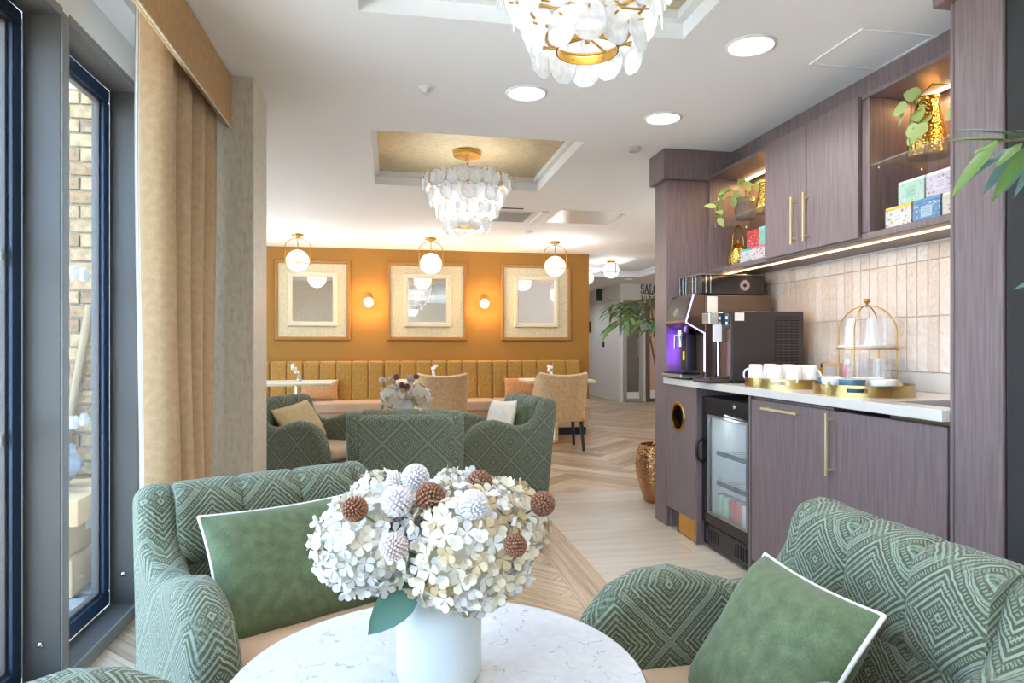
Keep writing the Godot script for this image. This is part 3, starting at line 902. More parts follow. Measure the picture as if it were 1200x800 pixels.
func hall() -> void:
	# glazed grey door, pink door with brass pull and white kick panel, on the wall at the end of the hall
	var zf := -12.9
	var d := Node3D.new(); d.name = "door_1"; d.set_meta("kind", "structure"); add_child(d); d.position = Vector3(4.66, 0, zf)
	var g := mat("door_grey", "a8a39a", 0.5)
	var b := MB.new(); frame_bars(b, 0.0, 0.0, 0.4, 2.08, 0.07, 0.0, 0.05); build(b, "door_frame", g, d)
	b = MB.new(); b.bb(0.07, 0.07, 0.01, 0.33, 0.2, 0.04); build(b, "kick_rail", M.white_paint, d)
	b = MB.new(); b.bb(0.07, 0.2, 0.018, 0.33, 2.01, 0.026); build(b, "pane", mat("dim_glass", "6f675a", 0.06), d)
	b = MB.new(); b.bar(Vector3(0.30, 0.9, 0.06), Vector3(0.30, 1.3, 0.06), 0.012); build(b, "door_handle", M.steel, d)
	d = Node3D.new(); d.name = "door_2"; d.set_meta("kind", "structure"); add_child(d); d.position = Vector3(5.16, 0, zf); d.rotation.y = 0.12
	b = MB.new(); frame_bars(b, -0.02, 0.0, 1.0, 2.1, 0.07, 0.0, 0.06); build(b, "door_frame", mat("brown_frame", "6b5448", 0.5), d)
	b = MB.new(); b.rbb(0.05, 0.02, 0.01, 0.93, 2.04, 0.05, 0.004); build(b, "door_leaf", mat("blush_door", "cfa893", 0.5), d)
	b = MB.new(); b.rbb(0.06, 0.03, 0.05, 0.92, 0.24, 0.056, 0.002); build(b, "kick_plate", M.white_paint, d)
	b = MB.new(); frame_bars(b, 0.3, 0.85, 0.62, 1.9, 0.025, 0.05, 0.065, 0.003); build(b, "vision_frame", M.brass, d)
	b = MB.new(); b.bb(0.32, 0.87, 0.05, 0.60, 1.88, 0.056); build(b, "vision_pane", mat("lit_pane", "dcd2bd", 0.1), d)
	var tm := TextMesh.new()
	tm.text = "SALON"; tm.font_size = 64; tm.pixel_size = 0.19 / 46.0; tm.depth = 0.02
	var sf := SystemFont.new(); sf.font_names = PackedStringArray(["Droid Serif"]); tm.font = sf
	tm.horizontal_alignment = HORIZONTAL_ALIGNMENT_LEFT
	var s := put(tm, "salon_lettering", mat("letter_black", "2a2624", 0.5), self, Vector3(5.03, 2.42 - 0.05, zf + 0.012))
	s.position.y = 2.295; s.scale.x = 0.55
	tag(s, "black SALON lettering on the white wall above the hall doors", "sign lettering")
	# things on the side wall
	b = MB.new(); b.rbox(Vector3.ZERO, Vector3(0.03, 0.12 * 2.1, 0.16), 0.004); tag(build(b, "door_sign", mat("sign_plum", "3a2a33", 0.5), self, Vector3(4.584, 1.58, -14.95)), "dark plum room sign on the white hall wall", "sign")
	b = MB.new(); b.rbox(Vector3(0, 0.02, 0), Vector3(0.12, 0.24, 0.03), 0.006); b.rbox(Vector3(0, -0.1, 0.03), Vector3(0.10, 0.03, 0.09), 0.006); tag(build(b, "blade_sign", mat("sign_green", "39443a", 0.5), self, Vector3(4.54, 2.26, -14.1)), "dark narrow hook shaped sign standing out from the hall wall", "sign")
	b = MB.new(); b.rbox(Vector3.ZERO, Vector3(0.025, 0.14, 0.09), 0.004); tag(build(b, "card_reader", M.black_plastic, self, Vector3(4.586, 1.17, -13.95)), "small black access reader on the white hall wall", "switch")
	b = MB.new(); b.lathe([[0.07, -0.03], [0.075, -0.01], [0.075, 0.0]], Vector3.ZERO, 20); tag(build(b, "smoke_alarm", M.white_paint, self, Vector3(4.4, CEIL - 0.001, -11.9)), "white round smoke alarm on the hall ceiling", "smoke alarm")

func pendant(p: Vector3, turn: float, r: float, drop: float, label: String, group: String, e: float) -> void:
	var t := thing("globe_pendant", label, "pendant lamp", p, turn, group)
	var k := r / 0.127
	var cy := -drop
	var b := MB.new(); b.lathe([[0.062 * k, 0.0], [0.062 * k, -0.02], [0.05 * k, -0.026], [0.018, -0.028], [0.016, -0.045]], Vector3.ZERO, 20); build(b, "canopy", M.gold, t)
	if drop > r + 0.05:
		b = MB.new(); b.bar(Vector3(0, -0.03, 0), Vector3(0, cy + r * 0.95, 0), 0.006); build(b, "rod", M.gold, t)
		var pts := []
		var top := -0.045
		for i in 17:
			var a := PI * i / 16
			pts.append(Vector3(cos(a) * (r + 0.012), top - 0.10 + sin(a) * 0.10, 0))
		pts.push_front(Vector3(r + 0.012, cy - 0.035, 0)); pts.append(Vector3(-r - 0.012, cy - 0.035, 0))
		b = MB.new(); b.tube(pts, 0.0055, 6); build(b, "loop", M.gold, t)
	else:
		b = MB.new(); b.rbox(Vector3(0, cy + 0.2 * r, r + 0.004), Vector3(0.01, 1.3 * r, 0.008), 0.002); build(b, "loop", M.charcoal_metal, t)
	b = MB.new()
	var ring := []
	for i in 28: ring.append(Vector3(cos(TAU * i / 28) * (r + 0.006), cy - 0.035 * k, sin(TAU * i / 28) * (r + 0.006)))
	b.tube(ring, 0.0045, 6, true); build(b, "band", M.brass, t)
	b = MB.new(); b.ball(Vector3(0, cy, 0), r, 28, Vector3(1, 0.97, 1)); build(b, "globe_lamp", glow("opal_glow", "fff8ee", 0.32), t)
	omni(p + Vector3(0, cy, 0), e, SOFT, r)

func chandelier(p: Vector3, top: float, label: String, e: float, lift := 0.0) -> void:
	top += lift
	var t := thing("chandelier", label, "chandelier", p, 0.0, "tiered glass disc chandeliers")
	# p is the ceiling point; heights below are world heights
	var y0 := p.y
	var b := MB.new(); b.lathe([[0.095, 0.0], [0.1, -0.006], [0.1, -0.03], [0.094, -0.036], [0.02, -0.038]], Vector3.ZERO, 28); build(b, "canopy", M.gold, t)
	var y := -0.05
	var ln := 0
	while y0 + y > top + 0.01:
		var pts := []
		for i in 12:
			var a := TAU * i / 12
			var q := Vector3(cos(a) * 0.011, y - 0.018 + sin(a) * 0.02, 0)
			pts.append(q if ln % 2 == 0 else Vector3(0, q.y, q.x))
		b = MB.new(); b.tube(pts, 0.0028, 5, true); build(b, "chain_link", M.gold, t)
		y -= 0.031; ln += 1
	var disc := MB.new(); disc.ball(Vector3.ZERO, 0.052, 14, Vector3(1, 1.1, 0.09))
	var disc2 := MB.new(); disc2.ball(Vector3.ZERO, 0.048, 14, Vector3(1.04, 1.18, 0.1))
	var dm := [disc.mesh(), disc2.mesh()]
	var fr := MB.new()
	fr.bar(Vector3(0, top - y0 + 0.02, 0), Vector3(0, 2.0 + lift - y0, 0), 0.008)
	var tiers := [[0.30, 2.268 + lift, 25], [0.252, 2.178 + lift, 21], [0.202, 2.086 + lift, 17], [0.15, 1.99 + lift, 12]]
	for k in 4:
		var r: float = tiers[k][0]; var cy: float = tiers[k][1] - y0; var n: int = tiers[k][2]
		var ring := []
		for i in 32: ring.append(Vector3(cos(TAU * i / 32) * (r - 0.03), cy + 0.03, sin(TAU * i / 32) * (r - 0.03)))
		fr.tube(ring, 0.005, 5, true)
		for i in 4:
			var a := TAU * (i + 0.5 * (k % 2)) / 4
			fr.bar(Vector3(0, cy + 0.03, 0), Vector3(cos(a) * (r - 0.03), cy + 0.03, sin(a) * (r - 0.03)), 0.004, 5)
		for i in n:
			var a := TAU * (i + 0.5 * (k % 2)) / n
			var rr := r + (0.012 if i % 2 else -0.006)
			var d := Vector3(cos(a), 0, sin(a))
			put(dm[(i + k) % 2], "glass_disc", M.cloudy_glass, t, d * rr + Vector3(0, cy + rng.randf_range(-0.006, 0.006), 0), Vector3(rng.randf_range(-0.08, 0.08), PI / 2 - a + rng.randf_range(-0.12, 0.12), 0))
			fr.bar(d * (r - 0.03) + Vector3(0, cy + 0.032, 0), d * (rr + 0.016) + Vector3(0, cy + 0.036, 0), 0.0035, 5)
	build(fr, "brass_frame", M.brass, t)
	b = MB.new(); b.lathe([[0.092, -0.012], [0.092, 0.012], [0.092, 0.012], [0.089, 0.012], [0.089, 0.012], [0.089, -0.012]], Vector3(0, 1.988 + lift - y0, 0), 36, false)
	for i in 6:
		var a := TAU * (i + 0.3) / 6
		b.bar(Vector3(cos(a) * 0.088, 1.988 + lift - y0, sin(a) * 0.088), Vector3(cos(a) * 0.13, 1.998 + lift - y0, sin(a) * 0.13), 0.0035, 6)
	build(b, "bottom_ring", M.gold, t)
	for q in [[Vector3(0, 2.045 + lift, 0), 0.03], [Vector3(0.09, 2.16 + lift, 0.05), 0.024], [Vector3(-0.09, 2.16 + lift, 0.05), 0.024], [Vector3(0, 2.16 + lift, -0.1), 0.024]]:
		b = MB.new(); b.ball(q[0] - Vector3(0, y0, 0), q[1], 14); build(b, "bulb", glow("bulb_glow", "fff4e2", 1.2), t)
		omni(Vector3(p.x, 0, p.z) + q[0], e, SOFT, q[1])

func downlight(x: float, z: float, r: float, e: float, label: String) -> void:
	var t := thing("downlight", label, "ceiling light", Vector3(x, CEIL, z), 0.0, "round recessed downlights")
	var b := MB.new(); b.lathe([[r + 0.012, 0.0], [r + 0.012, -0.004], [r, -0.008], [r, -0.008], [r - 0.004, -0.004]], Vector3.ZERO, 32, false); build(b, "trim_ring", M.white_paint, t)
	b = MB.new(); b.lathe([[r - 0.002, -0.001], [r - 0.002, -0.005]], Vector3.ZERO, 32); build(b, "light_disc", glow("downlight_glow", "fffaf2", 1.5), t)
	spot(Vector3(x, CEIL - 0.012, z), e * 0.24, SOFT, 78.0, r * 0.9)

func ceiling_fittings() -> void:
	chandelier(Vector3(0.53, CEIL + 0.10, -4.62), 2.31, "tiered chandelier of white glass discs above the olive armchairs", 0.02)
	chandelier(Vector3(0.57, CEIL + 0.10, -1.885), 2.31, "tiered chandelier of white glass discs above the marble table with the tall bouquet", 0.011, 0.036)
	chandelier(Vector3(0.55, CEIL + 0.10, 0.85), 2.31, "tiered chandelier of white glass discs added out of view to brighten the near ceiling", 0.03)  # added chandelier, unseen behind the camera, lifts the light on the near ceiling
	var w := ["in front of the mirror beside the wallpapered nib", "in front of the mirror between the sconces", "in front of the mirror closest to the hall opening"]
	for k in 3: pendant(Vector3([-1.02, 0.47, 1.96][k], CEIL, -7.8), 0.0, 0.127, 0.30, "brass loop pendant with white globe " + w[k], "globe pendants over the bistro tables", 0.14)
	pendant(Vector3(3.235, CEIL, -9.47), 0.25, 0.12, 0.14, "white globe ceiling lamp at the edge of the hall recess, close to the SALON lettering", "globe lamps in the hall", 0.15)
	pendant(Vector3(3.24, CEIL, -10.7), 0.25, 0.11, 0.13, "white globe ceiling lamp deeper in the hall, next to the ochre wall's end", "globe lamps in the hall", 0.15)
	pendant(Vector3(3.1, CEIL, -5.4), 0.3, 0.127, 0.30, "brass loop pendant with white globe in the lobby next to the counter", "globe pendants in the lobby", 0.15)
	pendant(Vector3(3.75, CEIL, -5.4), 0.3, 0.127, 0.30, "brass loop pendant with white globe in the lobby towards the hall", "globe pendants in the lobby", 0.15)
	downlight(0.666, -3.23, 0.092, 1.6, "round white downlight between the two chandeliers")
	downlight(1.48, -2.55, 0.092, 1.6, "round white downlight close to the ceiling hatch above the cabinets")
	downlight(1.476, -3.45, 0.092, 1.6, "round white downlight in front of the cabinet's dark end post")
	for q in [[-0.6, 0.6], [1.5, -0.6], [-0.6, -0.9], [-2.0, -6.0], [3.6, -6.4], [3.7, -12.4], [5.2, -11.0], [3.6, -14.2]]:
		downlight(q[0], q[1], 0.092, 1.6, "round white downlight in the ceiling away from the counter and the bouquets")
	var b := MB.new(); b.lathe([[0.028, 0.0], [0.028, -0.006], [0.012, -0.01], [0.012, -0.03], [0.02, -0.033]], Vector3.ZERO, 16); tag(build(b, "sprinkler", M.white_paint, self, Vector3(0.167, CEIL, -3.246)), "small white sprinkler rose on the ceiling between the chandeliers", "sprinkler")
	b = MB.new(); b.lathe([[0.04, 0.0], [0.04, -0.02], [0.032, -0.026]], Vector3.ZERO, 20); tag(build(b, "motion_sensor", mat("sensor_grey", "b9b4ae", 0.5), self, Vector3(1.519, CEIL, -4.0)), "small grey round sensor on the ceiling by the dark end post", "sensor")
	b = MB.new(); b.lathe([[0.05, 0.0], [0.05, -0.012], [0.04, -0.018]], Vector3.ZERO, 20); tag(build(b, "ceiling_rose", M.white_paint, self, Vector3(1.492, CEIL, -7.15)), "flat round white detector on the ceiling before the ochre wall", "detector")
	# air vent with blades
	var v := thing("air_vent", "grey square air vent grille in the ceiling behind the far chandelier", "vent", Vector3(1.08, CEIL, -6.36))
	b = MB.new(); frame_bars(b, -0.26, -0.26, 0.26, 0.26, 0.03, 0.0, 0.008, 0.002); build(b, "vent_frame", M.white_paint, v, Vector3.ZERO, Vector3(PI / 2, 0, 0))
	for k in 14:
		b = MB.new(); b.box(Vector3.ZERO, Vector3(0.47, 0.002, 0.026)); build(b, "vent_blade", mat("vent_grey", "dedbd8", 0.6), v, Vector3(0, -0.005, -0.215 + k * 0.033), Vector3(0.6, 0, 0))
	b = MB.new(); b.bb(-0.2, -0.006, -0.012, 0.2, 0.0, 0.012); tag(build(b, "ceiling_strip", mat("strip_dark", "5b5450", 0.6), self, Vector3(1.0, CEIL, -5.97)), "thin dark strip on the ceiling behind the far chandelier", "vent")  # one solid dark bar, no opening cut into the ceiling
	var ln := MB.new(); ln.rbb(-0.035, -0.012, -0.32, 0.035, 0.0, 0.32, 0.005); tag(build(ln, "ceiling_batten", M.white_paint, self, Vector3(1.43, CEIL, -6.38)), "short white raised batten in the ceiling next to the air vent", "ceiling batten")
	# access panels
	var h := thing("access_panel", "shiny square ceiling access panel next to the white batten", "access panel", Vector3(1.87, CEIL, -6.25))
	b = MB.new(); b.rbox(Vector3(0, -0.004, 0), Vector3(0.64, 0.008, 0.62), 0.002); build(b, "panel_leaf", mat("satin_white", "eeeae4", 0.16), h)
	h = thing("access_panel", "flush white ceiling access panel above the wall cabinets", "access panel", Vector3(2.0, CEIL, -2.5))
	b = MB.new(); frame_bars(b, -0.17, -0.17, 0.17, 0.17, 0.012, 0.0, 0.006, 0.001); build(b, "panel_frame", M.white_paint, h, Vector3.ZERO, Vector3(PI / 2, 0, 0))
	b = MB.new(); b.box(Vector3(0, -0.0015, 0), Vector3(0.316, 0.003, 0.316)); build(b, "panel_leaf", M.ceiling_paint, h)

const CT := 0.945   # worktop height

func part(parent: Node, called: String, m: Material, r: Array, bevel := 0.003) -> MeshInstance3D:
	# a bevelled box from world corners [x0, y0, z0, x1, y1, z1], under a thing that may stand anywhere (not turned)
	var b := MB.new()
	var o: Vector3 = parent.position if parent is Node3D and parent != self else Vector3.ZERO
	if parent != self and parent.get_parent() != self: o += parent.get_parent().position
	b.rbb(r[0] - o.x, r[1] - o.y, r[2] - o.z, r[3] - o.x, r[4] - o.y, r[5] - o.z, bevel, 1)
	return build(b, called, m, parent)

func pull(parent: Node, a: Vector3, b2: Vector3, out: Vector3) -> void:
	# a square brass bar on two feet
	var o: Vector3 = parent.position if parent.get_parent() == self else parent.position + parent.get_parent().position
	a -= o; b2 -= o
	var b := MB.new()
	var d := (b2 - a).normalized()
	var lo := Vector3(minf(a.x, b2.x), minf(a.y, b2.y), minf(a.z, b2.z)) + out * 0.028; var hi := Vector3(maxf(a.x, b2.x), maxf(a.y, b2.y), maxf(a.z, b2.z)) + out * 0.028
	b.rbox((lo + hi) / 2, (hi - lo) + Vector3(0.011, 0.011, 0.011), 0.002, 1)
	for p in [a + d * 0.02, b2 - d * 0.02]: b.bar(p, p + out * 0.026, 0.006, 8)
	build(b, "handle", M.pale_brass, parent)

func counter() -> void:
	var w: Material = M.cabinet_wood
	# posts at both ends
	var t := thing("end_post", "tall dark wood end post with box capital beside the coffee machine", "post", Vector3(2.03, 0, -4.09), 0.0, "dark wood posts framing the counter")
	part(t, "shaft", w, [1.735, 0, -4.185, 2.328, 2.205, -3.998])
	part(t, "capital", w, [1.705, 2.205, -4.215, 2.18, 2.398, -3.968], 0.006)
	t = thing("end_post", "tall dark wood end post beside the sink and the trailing long leaves", "post", Vector3(2.03, 0, -1.72), 0.0, "dark wood posts framing the counter")
	part(t, "shaft", w, [1.735, 0, -1.799, 2.328, 2.225, -1.632])
	part(t, "stile", w, [1.737, 0, -1.818, 2.328, 2.225, -1.802])
	part(t, "capital", w, [1.705, 2.225, -1.855, 2.328, 2.398, -1.60], 0.006)
	var dk := part(t, "side_panel", M.dark_gloss_panel, [1.745, 0, -1.631, 2.328, 2.222, -1.624], 0.001)
	dk.set_meta("label", "almost black glossy side panel")
	# bin unit with brass throat
	t = thing("bin_cabinet", "dark wood waste bin cabinet with round brass opening next to the end post", "cabinet", Vector3(2.0, 0, -3.8))
	var c := CSGCombiner3D.new(); c.name = "front_panel"
	var bx := CSGBox3D.new(); bx.name = "panel_solid"; bx.size = Vector3(0.018, 0.775, 0.392); c.add_child(bx); bx.position = Vector3(1.744 - 2.0, 0.132 + 0.3875, 0.004)
	var cy := CSGCylinder3D.new(); cy.name = "panel_hole"; cy.operation = CSGShape3D.OPERATION_SUBTRACTION; cy.radius = 0.078; cy.height = 0.1; cy.sides = 40; cy.rotation.z = PI / 2; c.add_child(cy); cy.position = Vector3(1.744 - 2.0, 0.714, -0.02)
	bx.material = w; cy.material = w
	t.add_child(c)
	var b := MB.new(); b.xf = Transform3D(Basis(Vector3.BACK, PI / 2), Vector3(1.735 - 2.0, 0.714, -0.02))
	b.lathe([[0.074, -0.03], [0.074, 0.006], [0.074, 0.006], [0.09, 0.008], [0.094, 0.004], [0.094, 0.0]], Vector3.ZERO, 40, false); build(b, "brass_throat", M.gold, t)
	part(t, "back_panel", w, [2.305, 0.0, -3.979, 2.32, 0.905, -3.601])
	part(t, "side_panel", w, [1.737, 0.0, -3.60, 2.32, 0.905, -3.583])
	part(t, "side_panel", w, [1.757, 0.0, -3.997, 2.32, 0.905, -3.98])
	part(t, "kick_recess", w, [1.80, 0.0, -3.979, 1.815, 0.13, -3.601])
	part(t, "kick_plate", M.gold, [1.748, 0.006, -3.85, 1.756, 0.13, -3.602], 0.001)
	part(t, "plinth_stop", w, [1.742, 0.0, -3.853, 1.80, 0.13, -3.851])
	# door units
	var lab := ["dark wood cupboard with horizontal brass bar handle beside the glass fridge", "dark wood cupboard with upright brass bar handle under the sink"]
	for k in 2:
		var z0: float = [-3.0, -2.403][k]; var z1: float = [-2.403, -1.82][k]
		t = thing("base_cabinet", lab[k], "cabinet", Vector3(2.03, 0, (z0 + z1) / 2), 0.0, "dark wood base cabinets")
		part(t, "carcass", w, [1.758, 0.1, z0 + 0.001, 2.32, 0.9 if k == 0 else 0.72, z1 - 0.001])
		part(t, "plinth", w, [1.79, 0.0, z0 + 0.001, 1.81, 0.1, z1 - 0.001])
		var d := part(t, "door", w, [1.736, 0.105, z0 + (0.012 if k == 0 else 0.002), 1.756, 0.89, z1 - (0.002 if k == 0 else 0.006)])
		if k == 0: pull(d, Vector3(1.736, 0.856, -2.85), Vector3(1.736, 0.856, -2.585), Vector3(-1, 0, 0))
		else: pull(d, Vector3(1.736, 0.875, -2.38), Vector3(1.736, 0.635, -2.38), Vector3(-1, 0, 0))
		if k == 0: part(t, "side_panel", w, [1.737, 0.0, z0 - 0.016, 2.32, 0.905, z0])
	# glass fronted fridge
	t = thing("glass_fridge", "black under counter fridge with glass door and cans inside", "fridge", Vector3(2.05, 0, -3.3))
	var bp: Material = M.black_plastic
	var inner := mat("fridge_liner", "dfe3e2", 0.4)
	part(t, "body", bp, [1.80, 0.02, -3.568, 2.28, 0.86, -3.56]); part(t, "body", bp, [1.80, 0.02, -3.035, 2.28, 0.86, -3.027])
	part(t, "body", bp, [1.80, 0.84, -3.56, 2.28, 0.86, -3.035]); part(t, "body", bp, [1.80, 0.02, -3.56, 2.28, 0.13, -3.035]); part(t, "body", bp, [2.27, 0.13, -3.56, 2.28, 0.84, -3.035])
	part(t, "liner", inner, [1.81, 0.13, -3.56, 2.268, 0.838, -3.552]); part(t, "liner", inner, [1.81, 0.13, -3.043, 2.268, 0.838, -3.035]); part(t, "liner", inner, [2.26, 0.13, -3.552, 2.268, 0.838, -3.043]); part(t, "liner", inner, [1.81, 0.13, -3.552, 2.26, 0.138, -3.043])
	var dr := Node3D.new(); dr.name = "door"; t.add_child(dr)
	for r in [[0.145, -3.568, 0.205, -3.027], [0.76, -3.568, 0.86, -3.027], [0.205, -3.568, 0.76, -3.505], [0.205, -3.072, 0.76, -3.027]]:
		part(dr, "door_rail", bp, [1.765, r[0], r[1], 1.797, r[2], r[3]], 0.004)
	for r in [[0.205, -3.505, 0.218, -3.072], [0.747, -3.505, 0.76, -3.072], [0.218, -3.505, 0.747, -3.49], [0.218, -3.087, 0.747, -3.072]]:
		part(dr, "chrome_bead", M.steel, [1.763, r[0], r[1], 1.775, r[2], r[3]], 0.002)
	part(dr, "door_pane", M.fridge_glass, [1.776, 0.21, -3.5, 1.782, 0.752, -3.077], 0.001)
	b = MB.new(); b.tube([Vector3(-0.285, 0.62, -0.262), Vector3(-0.315, 0.6, -0.266), Vector3(-0.318, 0.55, -0.266), Vector3(-0.315, 0.5, -0.266), Vector3(-0.285, 0.48, -0.262)], 0.009, 8); build(b, "handle", bp, dr)
	b = MB.new(); b.xf = Transform3D(Basis(Vector3.BACK, PI / 2), Vector3(-0.285, 0.83, 0.1)); b.lathe([[0.012, 0.0], [0.012, 0.006], [0.006, 0.009]], Vector3.ZERO, 14); build(b, "lock", M.chrome, dr)
	part(t, "vent_panel", bp, [1.775, 0.02, -3.565, 1.8, 0.138, -3.03], 0.003)
	b = MB.new()
	for s in 2:
		for k in 6: b.rbox(Vector3(1.773 - 2.05, 0.08, -3.53 + s * 0.32 + k * 0.025 + 3.3), Vector3(0.006, 0.07, 0.011), 0.002, 1)
	build(b, "vent_slats", M.charcoal_metal, t).set_meta("kind", "stuff")
	for y in [0.36, 0.53]:
		b = MB.new()
		for k in 9: b.bar(Vector3(1.84 - 2.05, y, -3.54 + k * 0.06 + 3.3), Vector3(2.25 - 2.05, y, -3.54 + k * 0.06 + 3.3), 0.002, 5)
		b.bar(Vector3(1.84 - 2.05, y, -0.245), Vector3(1.84 - 2.05, y, 0.25), 0.004, 6)
		build(b, "wire_shelf", M.steel, t)
		part(t, "price_rail", bp, [1.836, y - 0.006, -3.53, 1.842, y + 0.02, -3.18], 0.001)
	var lamp := part(t, "fridge_lamp", glow("fridge_led", "f2f8ff", 0.8), [1.815, 0.82, -3.5, 1.835, 0.832, -3.1], 0.002)
	lamp.set_meta("label", "white light strip inside the fridge")
	area(Vector3(1.86, 0.815, -3.3), Vector3(0.4, -1, 0).normalized(), Vector2(0.4, 0.02), 0.05, Color(0.95, 0.98, 1.0))
	var tin := [["green", "9fc3a4", -3.49], ["green", "a7c9ab", -3.42], ["red", "b5443f", -3.35], ["red", "c0524b", -3.28], ["white", "e8e6e0", -3.21]]
	for k in tin.size():
		var cn := thing("drinks_can", tin[k][0] + " drinks can on the fridge floor, number %s from the hinge side" % ["five", "four", "three", "two", "one"][k], "can", Vector3(1.85, 0.1385, tin[k][2]), 0.0, "cans in the fridge")
		b = MB.new(); b.lathe([[0.026, 0.0], [0.033, 0.008], [0.033, 0.158], [0.027, 0.17]], Vector3.ZERO, 18); build(b, "can_body", mat("can_" + str(tin[k][1]), tin[k][1], 0.3, 0.3), cn)
		b = MB.new(); b.lathe([[0.027, 0.17], [0.027, 0.174], [0.023, 0.171]], Vector3.ZERO, 18); build(b, "can_lid", M.steel, cn)
	var pk := MB.new(); pk.rbox(Vector3.ZERO, Vector3(0.11, 0.07, 0.12), 0.03, 3)
	tag(build(pk, "milk_pouch", mat("pouch_blue", "7fb3c4", 0.3), self, Vector3(1.93, 0.575, -3.12)), "pale blue pouch on the upper fridge shelf", "pouch")
	# worktop with the sink let in
	t = thing("worktop", "pale quartz worktop with upstand running along the drinks counter", "worktop", Vector3(2.0, 0.9, -2.9))
	for r in [[1.712, -3.996, 2.328, -2.16], [1.712, -2.16, 1.82, -1.82], [2.2, -2.16, 2.328, -1.82], [1.82, -1.85, 2.2, -1.82]]:
		part(t, "slab", M.quartz, [r[0], 0.908, r[1], r[2], CT, r[3]], 0.0015)
	t = thing("upstand", "low pale quartz upstand along the wall behind the worktop", "upstand", Vector3(2.32, CT, -2.9))
	part(t, "strip", M.quartz, [2.316, CT + 0.0005, -3.996, 2.3268, 1.029, -1.82], 0.001)
	t = thing("sink", "small bronze coloured sink set into the pale worktop", "sink", Vector3(2.0, 0.75, -2.0))
	var bz := mat("bronze_sink", "94785a", 0.35, 0.7)
	for r in [[1.818, 0.76, -2.165, 2.202, 0.768, -1.845], [1.815, 0.76, -2.165, 1.82, 0.907, -1.845], [2.2, 0.76, -2.165, 2.205, 0.907, -1.845], [1.82, 0.76, -2.168, 2.2, 0.907, -2.161], [1.82, 0.76, -1.85, 2.2, 0.907, -1.845]]: part(t, "basin", bz, r, 0.001)
	b = MB.new(); b.lathe([[0.035, 0.018], [0.04, 0.021], [0.03, 0.022]], Vector3.ZERO, 18); build(b, "drain", M.chrome, t)
	# glazed tile splashback: each tile its own piece
	var tw := struct(MB.new_box(2.327, 1.03, -3.996, 2.3335, 1.60, -1.82), "wall_splashback", M.grout)
	var tm := MB.new(); tm.rbox(Vector3.ZERO, Vector3(0.009, 0.2435, 0.0585), 0.0022, 1)
	var th := MB.new(); th.rbox(Vector3.ZERO, Vector3(0.009, 0.072, 0.0585), 0.0022, 1)
	var tmm := tm.mesh(); var thm := th.mesh()
	for row in 3:
		var z := -3.966
		while z < -1.84:
			put(thm if row == 2 else tmm, "tile", M["glazed_tile_%d" % (rng.randi() % 4)], tw, Vector3(2.3245 + rng.randf_range(-0.0008, 0.0008), [1.154, 1.4005, 1.5605][row], z), Vector3(0, rng.randf_range(-0.012, 0.012), rng.randf_range(-0.006, 0.006)))
			z += 0.0605

